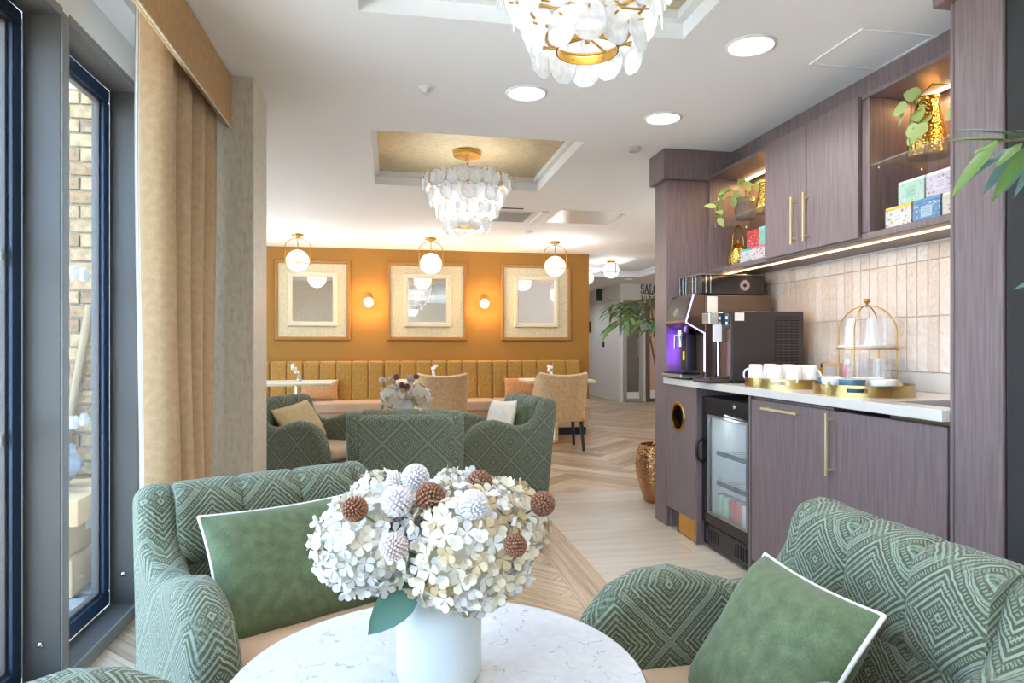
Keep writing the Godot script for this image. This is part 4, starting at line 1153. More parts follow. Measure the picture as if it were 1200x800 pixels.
func upper_cabinet() -> void:
	var w: Material = M.cabinet_wood
	var yb := 1.605; var yt := 2.235; var xf := 2.02; var xb := 2.318
	var t := thing("shelf_board", "long dark wood shelf board with warm light strip over the tiles", "shelf", Vector3(2.17, yb, -2.9))
	part(t, "board", w, [xf, yb, -3.996, xb, yb + 0.03, -1.82])
	part(t, "light_strip", glow("warm_strip", "ffd9a0", 1.4), [2.095, yb - 0.006, -3.98, 2.107, yb, -1.83], 0.001)
	area(Vector3(2.101, yb - 0.01, -2.9), Vector3.DOWN, Vector2(0.012, 2.1), 0.10, Color(1.0, 0.82, 0.58))
	t = thing("top_board", "dark wood top board and recessed filler under the ceiling above the wall cabinets", "cabinet top", Vector3(2.17, yt, -2.9))
	part(t, "board", w, [xf, yt - 0.02, -3.996, xb, yt, -1.82]); part(t, "filler", w, [2.17, yt, -3.968, 2.19, CEIL - 0.002, -1.856])
	t = thing("wall_cabinet", "dark wood double door wall cabinet with slim brass bar handles", "cabinet", Vector3(2.17, yb + 0.03, -2.93))
	part(t, "carcass", w, [xf + 0.002, yb + 0.031, -3.298, xb, yt - 0.021, -2.546])
	for k in 2:
		var z0: float = [-3.298, -2.938][k]; var z1: float = [-2.942, -2.574][k]
		var d := part(t, "door", w, [xf - 0.02, yb + 0.012, z0, xf, yt - 0.004, z1], 0.002)
		var z: float = [-3.02, -2.92][k]
		pull(d, Vector3(xf - 0.02, 1.66, z + 0.02 * (1 - 2 * k) * 0), Vector3(xf - 0.02, 1.888, z), Vector3(-1, 0, 0))
	# the open sections
	for k in 2:
		var z0: float = [-3.996, -2.545][k]; var z1: float = [-3.299, -1.82][k]
		t = thing("open_shelf_unit", ["open dark wood shelf niche next to the end post, holding the brass kettle", "open dark wood shelf niche next to the sink post, holding the pastel tins"][k], "shelf unit", Vector3(2.17, yb + 0.03, (z0 + z1) / 2), 0.0, "open shelf niches")
		part(t, "back_panel", w, [2.302, yb + 0.031, z0 + 0.017, xb, yt - 0.021, z1 - 0.002]); part(t, "side_panel", w, [xf, yb + 0.031, z0 + 0.001, xb, yt - 0.021, z0 + 0.016])
		if k == 1: part(t, "side_panel", w, [xf, yb + 0.031, z1 - 0.018, xb, yt - 0.021, z1 - 0.001])
		part(t, "niche_lamp", glow("warm_strip", "ffd9a0", 1.4), [2.235, yt - 0.034, z0 + 0.05, 2.25, yt - 0.022, z1 - 0.06], 0.001)
		area(Vector3(2.242, yt - 0.038, (z0 + z1) / 2), Vector3.DOWN, Vector2(0.015, z1 - z0 - 0.12), 0.12, Color(1.0, 0.8, 0.56))
		var gs := thing("glass_shelf", ["clear glass shelf carrying the leafy glass pot", "clear glass shelf above the pastel tins"][k], "shelf", Vector3(2.16, 1.918, (z0 + z1) / 2), 0.0, "glass shelves in the niches")
		part(gs, "pane", M.shelf_glass, [2.03, 1.918, z0 + 0.018, 2.3, 1.926, z1 - 0.02], 0.001)
		for x in [2.06, 2.27]:
			for z in [z0 + 0.024, z1 - 0.026]:
				var b := MB.new(); b.ball(Vector3(x - 2.16, -0.006, z - gs.position.z), 0.0065, 8); build(b, "shelf_pin", M.chrome, gs)

func machines() -> void:
	var br: Material = M.bronze_panel; var bp: Material = M.black_plastic
	var led := glow("violet_led", "b79bff", 1.6)
	var t := thing("coffee_machine", "large bronze black coffee machine with violet light lines and slanted screen", "coffee machine", Vector3(1.98, CT, -3.81))
	var o := t.position
	part(t, "foot", bp, [1.74, CT, -3.95, 2.25, CT + 0.012, -3.68])
	part(t, "body", br, [1.83, CT + 0.012, -3.96, 2.26, 1.452, -3.662], 0.008)
	var b := MB.new()
	b.slab([Vector2(1.755 - o.x, 1.452 - o.y), Vector2(1.707 - o.x, 1.29 - o.y), Vector2(1.712 - o.x, 1.275 - o.y), Vector2(1.829 - o.x, 1.215 - o.y), Vector2(1.829 - o.x, 1.452 - o.y)], 0.298, 0.006, 2)
	build(b, "brew_head", br, t, Vector3(0, 0, -0.001))
	# touch screen on the slanted face, with its flower picture
	var scr := Image.create(128, 96, false, Image.FORMAT_RGB8)
	scr.fill(Color("1b1716"))
	for y in 96:
		for x in 128:
			var d := Vector2(x - 52, y - 60)
			var a := d.angle(); var r := d.length()
			if r < 26 and absf(sin(a * 8.0)) > 0.45 and r > 5: scr.set_pixel(x, y, Color(0.55, 0.5, 0.48).lerp(Color("1b1716"), r / 26.0))
	var sm := mat("screen_print", "ffffff", 0.06); sm.albedo_texture = ImageTexture.create_from_image(scr)
	sm.emission_enabled = true; sm.emission = Color.BLACK; sm.emission_texture = sm.albedo_texture; sm.emission_energy_multiplier = 0.25
	b = MB.new()
	var n := Vector3(-0.162, 0.048, 0).normalized()
	var s0 := Vector3(1.713 - o.x, 1.305 - o.y, 0) + n * 0.003; var s1 := Vector3(1.751 - o.x, 1.435 - o.y, 0) + n * 0.003
	b.quad(s0 + Vector3(0, 0, -0.13), s0 + Vector3(0, 0, 0.13), s1 + Vector3(0, 0, 0.13), s1 + Vector3(0, 0, -0.13), n)
	build(b, "screen", sm, t)
	b = MB.new(); b.tube([Vector3(1.757, 1.45, 0) - o * Vector3(1, 1, 0), Vector3(1.709, 1.285, 0) - o * Vector3(1, 1, 0), Vector3(1.826, 1.222, 0) - o * Vector3(1, 1, 0), Vector3(1.826, 0.995, 0) - o * Vector3(1, 1, 0)].map(func(p): return p + Vector3(0, 0, 0.151)), 0.0042, 6); build(b, "led_line", led, t)
	part(t, "nozzle_block", bp, [1.765, 1.0, -3.85, 1.829, 1.22, -3.77], 0.004)
	part(t, "warning_label", mat("label_yellow", "e8d23c", 0.5), [1.7635, 1.06, -3.825, 1.765, 1.115, -3.795], 0.0005)
	b = MB.new(); b.xf = Transform3D(Basis(), Vector3(1.745, 1.19, -3.81) - o); b.lathe([[0.012, -0.05], [0.012, 0.0], [0.02, 0.01], [0.02, 0.05]], Vector3.ZERO, 14); b.bar(Vector3(0, 0.03, 0), Vector3(0.03, 0.03, 0), 0.012); b.rbox(Vector3(-0.015, -0.02, -0.05), Vector3(0.012, 0.09, 0.012), 0.003); b.bar(Vector3(-0.015, 0.02, -0.05), Vector3(0, 0.02, 0), 0.005); build(b, "spout", M.chrome, t)
	part(t, "violet_lamp", led, [1.822, 1.02, -3.952, 1.829, 1.24, -3.944], 0.001)
	area(Vector3(1.80, 1.13, -3.93), Vector3(-0.6, 0, -0.8).normalized(), Vector2(0.02, 0.2), 0.02, Color(0.5, 0.25, 1.0))
	part(t, "drip_tray", M.steel, [1.682, CT + 0.012, -3.955, 1.829, CT + 0.034, -3.67], 0.006)
	b = MB.new()
	for k in 12: b.rbox(Vector3(1.75 - o.x, 0.037, -0.13 + k * 0.024), Vector3(0.12, 0.006, 0.012), 0.002, 1)
	build(b, "tray_grid", bp, t)
	part(t, "hopper", mat("smoked_hopper", "2a2423", 0.08), [1.80, 1.454, -3.955, 2.22, 1.568, -3.668], 0.004)
	part(t, "hopper_lid", M.steel, [1.797, 1.568, -3.958, 2.223, 1.574, -3.665], 0.002)
	for k in 6: part(t, "hopper_rib", M.chrome, [1.796, 1.46, -3.94 + k * 0.045, 1.801, 1.566, -3.936 + k * 0.045], 0.001)
	for k in 3: part(t, "hopper_rib", M.chrome, [1.806 + k * 0.03, 1.46, -3.669, 1.81 + k * 0.03, 1.566, -3.664], 0.001)
	b = MB.new()
	for k in 14:
		var a := TAU * k / 14
		b.ball(Vector3(2.09 - o.x + cos(a) * 0.022, 1.508 - o.y + sin(a) * 0.022, 0.1425), 0.013, 8, Vector3(0.25 + 0.75 * absf(cos(a)), 0.25 + 0.75 * absf(sin(a)), 0.06))
	build(b, "flower_print", mat("print_lilac", "8d7f8c", 0.4), t)
	part(t, "notice", mat("label_paper", "e6e4de", 0.6), [1.845, 1.335, -3.662, 1.91, 1.44, -3.6605], 0.0005)
	t = thing("water_dispenser", "boxy black water dispenser with slotted vent side in front of the coffee machine", "water dispenser", Vector3(2.0, CT, -3.4))
	o = t.position
	part(t, "body", M.charcoal_metal, [1.80, CT + 0.012, -3.51, 2.225, 1.334, -3.29], 0.005)
	part(t, "foot", bp, [1.78, CT, -3.5, 2.21, CT + 0.012, -3.3])
	part(t, "front_panel", br, [1.793, CT + 0.02, -3.505, 1.8, 1.33, -3.295], 0.002)
	part(t, "control_panel", M.black_gloss, [1.786, 1.24, -3.345, 1.794, 1.33, -3.298], 0.002)
	for k in 2: part(t, "button_light", glow("blue_button", "8fc4ff", 0.7), [1.7845, 1.262 + k * 0.03, -3.33, 1.7865, 1.276 + k * 0.03, -3.314], 0.0005)
	part(t, "dispense_head", M.chrome, [1.705, 1.265, -3.45, 1.793, 1.33, -3.36], 0.006)
	part(t, "spout_block", mat("lit_white", "eceaf4", 0.4), [1.735, 1.17, -3.385, 1.78, 1.264, -3.36], 0.004)
	b = MB.new(); b.tube([Vector3(1.76, 1.17, -3.372) - o, Vector3(1.762, 0.985, -3.372) - o], 0.003, 6); build(b, "led_line", led, t)
	part(t, "back_column", bp, [1.775, CT + 0.035, -3.47, 1.793, 1.264, -3.43], 0.003)
	b = MB.new(); b.rbox(Vector3(1.735 - o.x, 0.012, 0), Vector3(0.13, 0.024, 0.2), 0.01, 2); b.rbox(Vector3(1.735 - o.x, 0.027, 0), Vector3(0.11, 0.006, 0.17), 0.002, 1); build(b, "drip_tray", M.charcoal_metal, t)
	b = MB.new()
	for c in 5:
		for r in 22: b.rbox(Vector3(2.06 + c * 0.03 - o.x, 0.03 + r * 0.0155, 0.1105), Vector3(0.024, 0.006, 0.003), 0.001, 1)
	build(b, "vent_slats", M.black_plastic, t).set_meta("kind", "stuff")
	part(t, "notice", M.label_paper, [1.815, 1.282, -3.29, 1.87, 1.325, -3.2885], 0.0005)

func mug(parent: Node3D, b_top: float, b_bot: float, h: float, m: Material, handle_at: float) -> void:
	var b := MB.new()
	b.lathe([[b_bot, 0.0], [b_bot, 0.004], [b_top, h - 0.006], [b_top - 0.004, h], [0.0, h]], Vector3.ZERO, 22, false); build(b, "cup_body", m, parent)
	var pts := []
	for i in 9:
		var a := -PI / 2 + PI * i / 8
		pts.append(Vector3(cos(handle_at), 0, sin(handle_at)) * ((b_top + b_bot) / 2 + 0.024 * cos(a) - 0.002) + Vector3(0, h * 0.5 + sin(a) * h * 0.28, 0))
	b = MB.new(); b.tube(pts, 0.0045, 6); build(b, "handle", m, parent)

func tray(called: String, label: String, p: Vector3, r: float, h: float) -> void:
	var t := thing(called, label, "tray", p, 0.0, "round brass trays on the worktop")
	var m := mat("aged_brass", "b29a63", 0.3, 1.0)
	bump(m, ImageTexture.create_from_image(noise_image(128, 128, 0.05, 131)), 0.15); tri_planar(m, 0.3)
	# the rim is a curved band with two real hand slots cut through it
	var b := MB.new()
	var slot := 0.2
	band(b, r, 0.004, 0.0, h * 0.4, 0.0, TAU, 48); band(b, r, 0.004, h * 0.74, h, 0.0, TAU, 48)
	for k in 2: band(b, r, 0.004, h * 0.4, h * 0.74, 2.35 + PI * k + slot, 2.35 + PI * (k + 1) - slot, 22)
	build(b, "rim", m, t)
	b = MB.new(); b.lathe([[r - 0.004, 0.0], [r - 0.004, 0.005]], Vector3.ZERO, 48); build(b, "base", m, t)

func band(b: MB, r: float, th: float, y0: float, y1: float, a0: float, a1: float, seg: int) -> void:
	var outer := []; var inner := []; var no := []; var ni := []; var up := []; var dn := []
	for e in [[r, y0], [r, y1], [r - th, y1], [r - th, y0]]:
		var row := []
		for i in seg + 1:
			var a := a0 + (a1 - a0) * i / seg
			row.append(Vector3(cos(a) * e[0], e[1], sin(a) * e[0]))
		outer.append(row)
	for i in seg + 1:
		var a := a0 + (a1 - a0) * i / seg
		no.append(Vector3(cos(a), 0, sin(a))); ni.append(Vector3(-cos(a), 0, -sin(a))); up.append(Vector3.UP); dn.append(Vector3.DOWN)
	b.grid([outer[0], outer[1]], [no, no]); b.grid([outer[1], outer[2]], [up, up]); b.grid([outer[2], outer[3]], [ni, ni]); b.grid([outer[3], outer[0]], [dn, dn])
	if a1 - a0 < TAU - 0.01:
		for i in [0, seg]:
			var nn: Vector3 = (outer[0][0] - outer[0][1] if i == 0 else outer[0][seg] - outer[0][seg - 1]).normalized()
			b.quad(outer[0][i], outer[1][i], outer[2][i], outer[3][i], nn)

func counter_things() -> void:
	tray("brass_tray", "round aged brass tray holding upturned white mugs", Vector3(1.94, CT, -2.985), 0.208, 0.046)
	tray("brass_tray", "round aged brass tray holding blue and white bowls near the sink", Vector3(1.935, CT, -2.46), 0.19, 0.046)
	var spots := [[1.82, -3.09, 3.9], [1.872, -3.005, 3.3], [1.82, -2.92, 2.9], [1.87, -2.84, 1.9], [1.955, -2.845, 1.2], [1.97, -2.94, 0.2], [1.965, -3.035, 6.2], [1.915, -3.115, 5.0]]
	for k in spots.size():
		var t := thing("white_mug", "upturned plain white mug on the round brass tray by the water dispenser", "mug", Vector3(spots[k][0], CT + 0.005, spots[k][1]), 0.0, "white mugs on the brass tray")
		mug(t, 0.032, 0.041, 0.105, M.white_ceramic, spots[k][2])
	var bl := mat("blue_glaze", "4d7186", 0.2)
	var bowls := [["small blue glazed bowl at the mug tray's edge of the second brass tray", 1.86, -2.575, 0.045, 0.066, bl], ["small blue glazed bowl standing beside the white bowl", 1.825, -2.385, 0.05, 0.064, bl], ["low white bowl next to the blue bowl on the brass tray", 1.925, -2.332, 0.052, 0.062, M.white_ceramic], ["white dish behind the white cup on the brass tray", 1.96, -2.46, 0.06, 0.064, M.white_ceramic]]
	for q in bowls:
		var t := thing("bowl", q[0], "bowl", Vector3(q[1], CT + 0.005, q[2]), 0.0, "bowls on the second brass tray")
		var b := MB.new(); b.lathe([[q[3] * 0.7, 0.0], [q[3] * 0.92, q[4] * 0.3], [q[3], q[4]], [q[3] - 0.004, q[4]], [q[3] * 0.85, q[4] * 0.35], [q[3] * 0.6, 0.006]], Vector3.ZERO, 24, true); build(b, "bowl_body", q[5], t)
		b = MB.new()
		var ring := []
		for i in 24: ring.append(Vector3(cos(TAU * i / 24) * (q[3] - 0.002), q[4], sin(TAU * i / 24) * (q[3] - 0.002)))
		b.tube(ring, 0.0022, 5, true); build(b, "rim", mat("rim_cream", "d9d2bf", 0.3), t)
	var cup := thing("white_cup", "white cup with its handle out, between the blue bowls", "cup", Vector3(1.815, CT + 0.005, -2.487))
	mug(cup, 0.044, 0.036, 0.068, M.white_ceramic, 2.6)
	# arched stand with glasses
	var t := thing("glass_stand", "brass arched two tier stand with marble shelf for glasses", "stand", Vector3(2.16, CT, -2.72))
	var b: MB
	for a in [0.0, PI / 2]:
		var pts := []
		for i in 17:
			var an := PI * i / 16
			pts.append(Vector3(cos(an) * 0.128, 0.262 + sin(an) * 0.125, 0))
		pts.push_front(Vector3(0.128, 0.002, 0)); pts.append(Vector3(-0.128, 0.002, 0))
		b = MB.new(); b.tube(pts, 0.0032, 6); build(b, "arch", M.brass, t, Vector3.ZERO, Vector3(0, a + 0.5, 0))
	b = MB.new(); b.lathe([[0.004, 0.38], [0.006, 0.395], [0.006, 0.4], [0.014, 0.402], [0.016, 0.412], [0.012, 0.418], [0.0, 0.42]], Vector3.ZERO, 14); build(b, "finial", M.brass, t)
	for y in [0.19, 0.004]:
		b = MB.new(); b.lathe([[0.122, y], [0.124, y + 0.003], [0.124, y + 0.013], [0.12, y + 0.016]], Vector3.ZERO, 36); build(b, "marble_shelf", M.marble, t)
		var ring := []
		for i in 36: ring.append(Vector3(cos(TAU * i / 36) * 0.127, y - 0.002, sin(TAU * i / 36) * 0.127))
		b = MB.new(); b.tube(ring, 0.003, 6, true); build(b, "shelf_ring", M.brass, t)
	var gl := MB.new(); gl.lathe([[0.036, 0.0], [0.027, 0.125], [0.027, 0.125], [0.0, 0.127]], Vector3.ZERO, 18, false); gl.lathe([[0.034, 0.0], [0.025, 0.115], [0.0, 0.117]], Vector3.ZERO, 18, false)
	var gm := gl.mesh()
	for lv in 2:
		for k in 5:
			var a := TAU * k / 5 + 0.4 * lv + 0.3
			var g := thing("drinking_glass", ["upturned clear glass on the lower tier of the brass stand", "upturned clear glass on the marble upper tier of the brass stand"][lv], "glass", t.position + Vector3(cos(a) * 0.075, [0.0205, 0.2065][lv], sin(a) * 0.075), 0.0, ["glasses on the lower tier", "glasses on the upper tier"][lv])
			put(gm, "glass_wall", M.tumbler, g)
			if lv == 0:
				b = MB.new()
				var pts := []
				for i in 7:
					var an := -PI / 2 + PI * i / 6
					pts.append(Vector3(cos(a) * (0.033 + 0.018 * cos(an)), 0.06 + 0.03 * sin(an), sin(a) * (0.033 + 0.018 * cos(an))))
				b.tube(pts, 0.003, 6); build(b, "handle", M.tumbler, g)
	b = MB.new(); b.rbox(Vector3(0, 0.055, 0), Vector3(0.05, 0.11, 0.045), 0.003, 1); b.rbox(Vector3(-0.0255, 0.07, 0), Vector3(0.001, 0.02, 0.03), 0.0004, 1)
	tag(build(b, "tea_packet", mat("red_packet", "cf3a22", 0.5), self, Vector3(2.2, CT, -2.90)), "upright red packet standing between the mugs and the glass stand", "packet")
	var jar := thing("canister", "pale grey lidded canister behind the upturned mugs", "canister", Vector3(2.24, CT, -3.052))
	b = MB.new(); b.lathe([[0.055, 0.0], [0.055, 0.1]], Vector3.ZERO, 24); build(b, "canister_body", mat("grey_canister", "b9b6b4", 0.4), jar)
	b = MB.new(); b.lathe([[0.057, 0.1], [0.057, 0.112], [0.02, 0.115]], Vector3.ZERO, 24); build(b, "canister_lid", mat("canister_wood", "b98a50", 0.5), jar)
	for k in 2:
		var sp := thing("amber_jar", ["small amber jar behind the mugs, closest to the canister", "small amber jar behind the mugs, closest to the dispenser"][k], "jar", Vector3(2.245, CT, -2.962 - k * 0.18), 0.0, "amber jars behind the mugs")
		b = MB.new(); b.lathe([[0.022, 0.0], [0.024, 0.01], [0.024, 0.08], [0.018, 0.09]], Vector3.ZERO, 16); build(b, "jar_body", mat("amber", "b5731f", 0.15), sp)
		b = MB.new(); b.lathe([[0.02, 0.09], [0.02, 0.11], [0.012, 0.113]], Vector3.ZERO, 16); build(b, "jar_lid", M.gold, sp)

func tin_print(base: String, panel: String, flowers: Array, sd: int) -> StandardMaterial3D:
	var r := RandomNumberGenerator.new(); r.seed = sd
	var im := Image.create(96, 72, false, Image.FORMAT_RGB8)
	im.fill(Color(base))
	for k in 46:
		var c := Color(flowers[r.randi() % flowers.size()])
		var p := Vector2i(r.randi_range(2, 93), r.randi_range(2, 69)); var q := r.randi_range(2, 5)
		for y in range(-q, q + 1):
			for x in range(-q, q + 1):
				var d := Vector2(x, y); var rr := q * (0.7 + 0.3 * cos(d.angle() * 5))
				if d.length() <= rr and p.x + x >= 0 and p.x + x < 96 and p.y + y >= 0 and p.y + y < 72: im.set_pixel(p.x + x, p.y + y, c if d.length() > 1.2 else c.lightened(0.4))
	if panel:
		im.fill_rect(Rect2i(28, 16, 40, 40), Color(panel))
		for k in 3: im.fill_rect(Rect2i(36 - k, 26 + k * 8, 24 + 2 * k, 2), Color(panel).darkened(0.25))
	var m := mat("tin_print_%d" % sd, "d0d0d0", 0.35)
	m.albedo_texture = ImageTexture.create_from_image(im)
	return m

func tin(label: String, p: Vector3, s: Vector3, turn: float, m: Material, lid: String, group: String) -> void:
	var t := thing("tea_tin", label, "tin", p, turn, group)
	var b := MB.new(); b.box(Vector3(0, s.y * 0.43, 0), Vector3(s.x, s.y * 0.86, s.z)); build(b, "tin_body", m, t)
	b = MB.new(); b.rbox(Vector3(0, s.y * 0.93, 0), Vector3(s.x + 0.002, s.y * 0.14, s.z + 0.002), 0.003, 1); build(b, "tin_lid", mat("lid_" + lid, lid, 0.35), t)

func oval_leaf(b: MB, a: Vector3, dir: Vector3, up: Vector3, l: float, w: float, fold := 0.15, curl := 0.2) -> void:
	# a pointed leaf from its stalk at a, along dir, with a folded midrib
	dir = dir.normalized()
	var side := dir.cross(up).normalized()
	up = side.cross(dir).normalized()
	var rows := []
	for i in 7:
		var s := i / 6.0
		var hw := w * 0.5 * pow(sin(PI * pow(s, 0.75)), 0.8) if i < 6 else 0.0
		if i == 0: hw = w * 0.04
		var c := a + dir * l * s - up * curl * l * s * s
		rows.append([c - side * hw + up * fold * hw * 2.0, c, c + side * hw + up * fold * hw * 2.0])
	b.sheet(rows)

func shelf_things() -> void:
	var ys := 1.636
	var k := thing("brass_kettle", "dimpled brass kettle with hooped handle in the niche by the end post", "kettle", Vector3(2.14, ys, -3.835), 0.4)
	k.scale = Vector3.ONE * 1.2
	var hm := mat("hammered_brass", "c9a557", 0.25, 1.0)
	bump(hm, ImageTexture.create_from_image(cells(256, 0.08, 9)), 0.4); tri_planar(hm, 0.2)
	var b := MB.new(); b.lathe([[0.04, 0.0], [0.05, 0.01], [0.056, 0.04], [0.05, 0.075], [0.034, 0.1], [0.028, 0.105]], Vector3.ZERO, 24); build(b, "kettle_body", hm, k)
	b = MB.new(); b.lathe([[0.03, 0.105], [0.024, 0.115], [0.008, 0.124], [0.006, 0.132], [0.01, 0.138], [0.0, 0.148]], Vector3.ZERO, 18); build(b, "lid", M.gold, k)
	b = MB.new(); b.tube([Vector3(0.045, 0.04, 0), Vector3(0.075, 0.06, 0), Vector3(0.095, 0.1, 0)], [0.013, 0.009, 0.006], 8); build(b, "spout", M.gold, k)
	var pts := []
	for i in 13:
		var a := PI * i / 12
		pts.append(Vector3(cos(a) * 0.048, 0.09 + sin(a) * 0.125, 0))
	b = MB.new(); b.tube(pts, 0.0045, 6); build(b, "handle", M.gold, k)
	var g := "patterned tea tins in the niche by the end post"
	tin("teal flowered tea tin beside the brass kettle", Vector3(2.14, ys, -3.67), Vector3(0.09, 0.09, 0.11), 0.15, tin_print("e9e4dc", "", ["3fa3a0", "2f8f95", "56b3a6", "c8463f"], 1), "4aa7a3", g)
	tin("pink flowered tea tin under the red tin", Vector3(2.14, ys, -3.535), Vector3(0.09, 0.09, 0.12), 0.1, tin_print("efe6df", "", ["d0455a", "c22f3e", "e07a86", "6d9a7a"], 2), "d76a78", g)
	tin("red flowered tea tin stacked on the pink and teal tins", Vector3(2.145, ys + 0.0905, -3.60), Vector3(0.09, 0.105, 0.115), 0.12, tin_print("d8403a", "", ["f3e6d8", "e86a3a", "a81f28", "f0d9c6"], 3), "c8363a", g)
	tin("mint flowered tea tin stacked beside the red tin", Vector3(2.145, ys + 0.0905, -3.475), Vector3(0.09, 0.105, 0.11), 0.08, tin_print("8fcfc0", "", ["4aa79a", "e9f0ea", "5fb8a8"], 4), "74c2b2", g)
	g = "pastel tea tins in the niche by the sink post"
	var dp := 0.1
	tin("white and yellow lidded tea tin with orange flowers", Vector3(2.11, ys, -2.4125), Vector3(dp, 0.09, 0.14), 0.0, tin_print("e9e2d2", "f1eee6", ["d8792c", "5a6fa3", "e0b23c", "c94a3a", "f1ece0"], 5), "d3b13e", g)
	tin("blue patterned tea tin next to the yellow lidded tin", Vector3(2.11, ys, -2.265), Vector3(dp, 0.09, 0.135), 0.0, tin_print("6f93b5", "b9cddb", ["dfe7ee", "40658f", "8fb0c9", "e6d9c4"], 6), "5f86ab", g)
	tin("beige floral tea tin beside the blue tin", Vector3(2.11, ys, -2.12), Vector3(dp, 0.09, 0.135), 0.0, tin_print("e4d8c4", "", ["b9785a", "8f6a4f", "d9b48f"], 7), "d9c6a8", g)
	tin("mint green tea tin stacked on the yellow lidded tin", Vector3(2.112, ys + 0.091, -2.345), Vector3(dp, 0.092, 0.135), 0.0, tin_print("bcd9c3", "a9cfb6", ["e8efe4", "d99a8f", "8cbf9d", "c9b37a"], 8), "c3dcc8", g)
	tin("lilac tea tin stacked next to the mint green tin", Vector3(2.112, ys + 0.091, -2.2), Vector3(dp, 0.092, 0.135), 0.0, tin_print("d9cbd6", "e3d6e0", ["b58a9c", "8f9a6f", "e8d9c4", "a9765f"], 9), "ddd0da", g)
	# leafy glass pot and faceted brass lanterns
	var yg := 1.9275
	var p := thing("leafy_pot", "smoked glass pot with pale round leaves trailing over the post", "potted plant", Vector3(2.17, yg, -3.80))
	b = MB.new(); b.lathe([[0.06, 0.0], [0.066, 0.01], [0.066, 0.13], [0.066, 0.13], [0.062, 0.13], [0.062, 0.012]], Vector3.ZERO, 24, false); build(b, "pot", glass("smoked_glass", "8a8372", 0.45), p)
	b = MB.new(); b.lathe([[0.058, 0.004], [0.058, 0.1]], Vector3.ZERO, 20); build(b, "soil", M.soil, p)
	var stems := [[Vector3(0, 0.1, 0), Vector3(-0.06, 0.19, 0.0), Vector3(-0.15, 0.16, 0.02), Vector3(-0.22, 0.06, 0.04)], [Vector3(0, 0.1, 0.01), Vector3(-0.03, 0.2, 0.05), Vector3(-0.06, 0.23, 0.09)], [Vector3(0, 0.1, 0), Vector3(-0.1, 0.15, -0.01), Vector3(-0.19, 0.08, 0.0), Vector3(-0.2, 0.0, 0.03)], [Vector3(0.01, 0.1, -0.01), Vector3(0.0, 0.18, 0.06), Vector3(0.0, 0.2, 0.12)]]
	for s in stems:
		b = MB.new(); b.tube(s, 0.003, 5); build(b, "stem", M.stem, p)
		for i in range(1, s.size()):
			for j in 3:
				var q: Vector3 = s[i - 1].lerp(s[i], 0.35 + 0.32 * j)
				var d := Vector3(rng.randf_range(-1, 0.4), rng.randf_range(-0.9, 0.5), rng.randf_range(-0.4, 1))
				var lb := MB.new(); oval_leaf(lb, q, d, Vector3(-0.5, 0.7, 0.5), rng.randf_range(0.05, 0.075), rng.randf_range(0.038, 0.05), 0.1, 0.25)
				build(lb, "leaf", M.pale_leaf, p)
	for q in [[Vector3(2.18, yg, -3.60), 0.85, "faceted brass lantern beside the smoked glass pot"], [Vector3(2.19, yg, -2.40), 1.15, "faceted brass lantern with round leaves above the pastel tins"]]:
		var t := thing("brass_lantern", q[2], "lantern", q[0], 0.3, "faceted brass lanterns")
		b = MB.new(); b.lathe([[0.07, 0.0], [0.072, 0.012], [0.06, 0.06], [0.05, 0.11], [0.04, 0.17], [0.036, 0.205]].map(func(a): return [a[0] * q[1], a[1] * q[1]]), Vector3.ZERO, 14, true, 0.06); build(b, "lantern_body", hm, t)
		b = MB.new(); b.lathe([[0.038, 0.2], [0.04, 0.206], [0.04, 0.214], [0.034, 0.214]].map(func(a): return [a[0] * q[1], a[1] * q[1]]), Vector3.ZERO, 14); build(b, "lantern_rim", M.gold, t)
	var vine := thing("leafy_sprig", "sprig of flat round leaves hanging over the brass lantern", "plant", Vector3(2.12, yg, -2.33))
	b = MB.new(); b.tube([Vector3(0.1, 0.25, 0.06), Vector3(0.0, 0.26, 0.03), Vector3(-0.05, 0.2, -0.02), Vector3(-0.045, 0.08, -0.04), Vector3(-0.03, 0.002, -0.05)], 0.003, 5); build(b, "stem", M.stem, vine)
	for i in 12:
		var lb := MB.new()
		oval_leaf(lb, Vector3(-0.04 + rng.randf_range(-0.02, 0.06), 0.05 + 0.016 * i, -0.04 + rng.randf_range(-0.04, 0.12)), Vector3(rng.randf_range(-0.5, 0.2), rng.randf_range(-1, 0.5), rng.randf_range(-0.8, 0.8)), Vector3(-1, 0.3, 0.4), rng.randf_range(0.06, 0.08), rng.randf_range(0.055, 0.065), 0.05, 0.15)
		build(lb, "leaf", M.pale_leaf, vine)

func wing_outline() -> Array:
	# side view of the armchair's arm and wing: (forward, up)
	var c := Curve2D.new()
	var key := [[-0.30, 0.105], [-0.325, 0.40], [-0.365, 0.68], [-0.368, 0.735], [-0.345, 0.772], [-0.30, 0.785], [-0.25, 0.772], [-0.225, 0.735], [-0.21, 0.68], [-0.18, 0.635], [-0.13, 0.607], [-0.06, 0.602], [0.02, 0.628], [0.10, 0.65], [0.18, 0.645], [0.25, 0.612], [0.305, 0.55], [0.335, 0.46], [0.345, 0.36], [0.343, 0.22], [0.338, 0.10], [0.29, 0.128], [0.18, 0.158], [0.02, 0.17], [-0.14, 0.158], [-0.25, 0.128]]
	return key.map(func(k): return Vector2(k[0], k[1]))

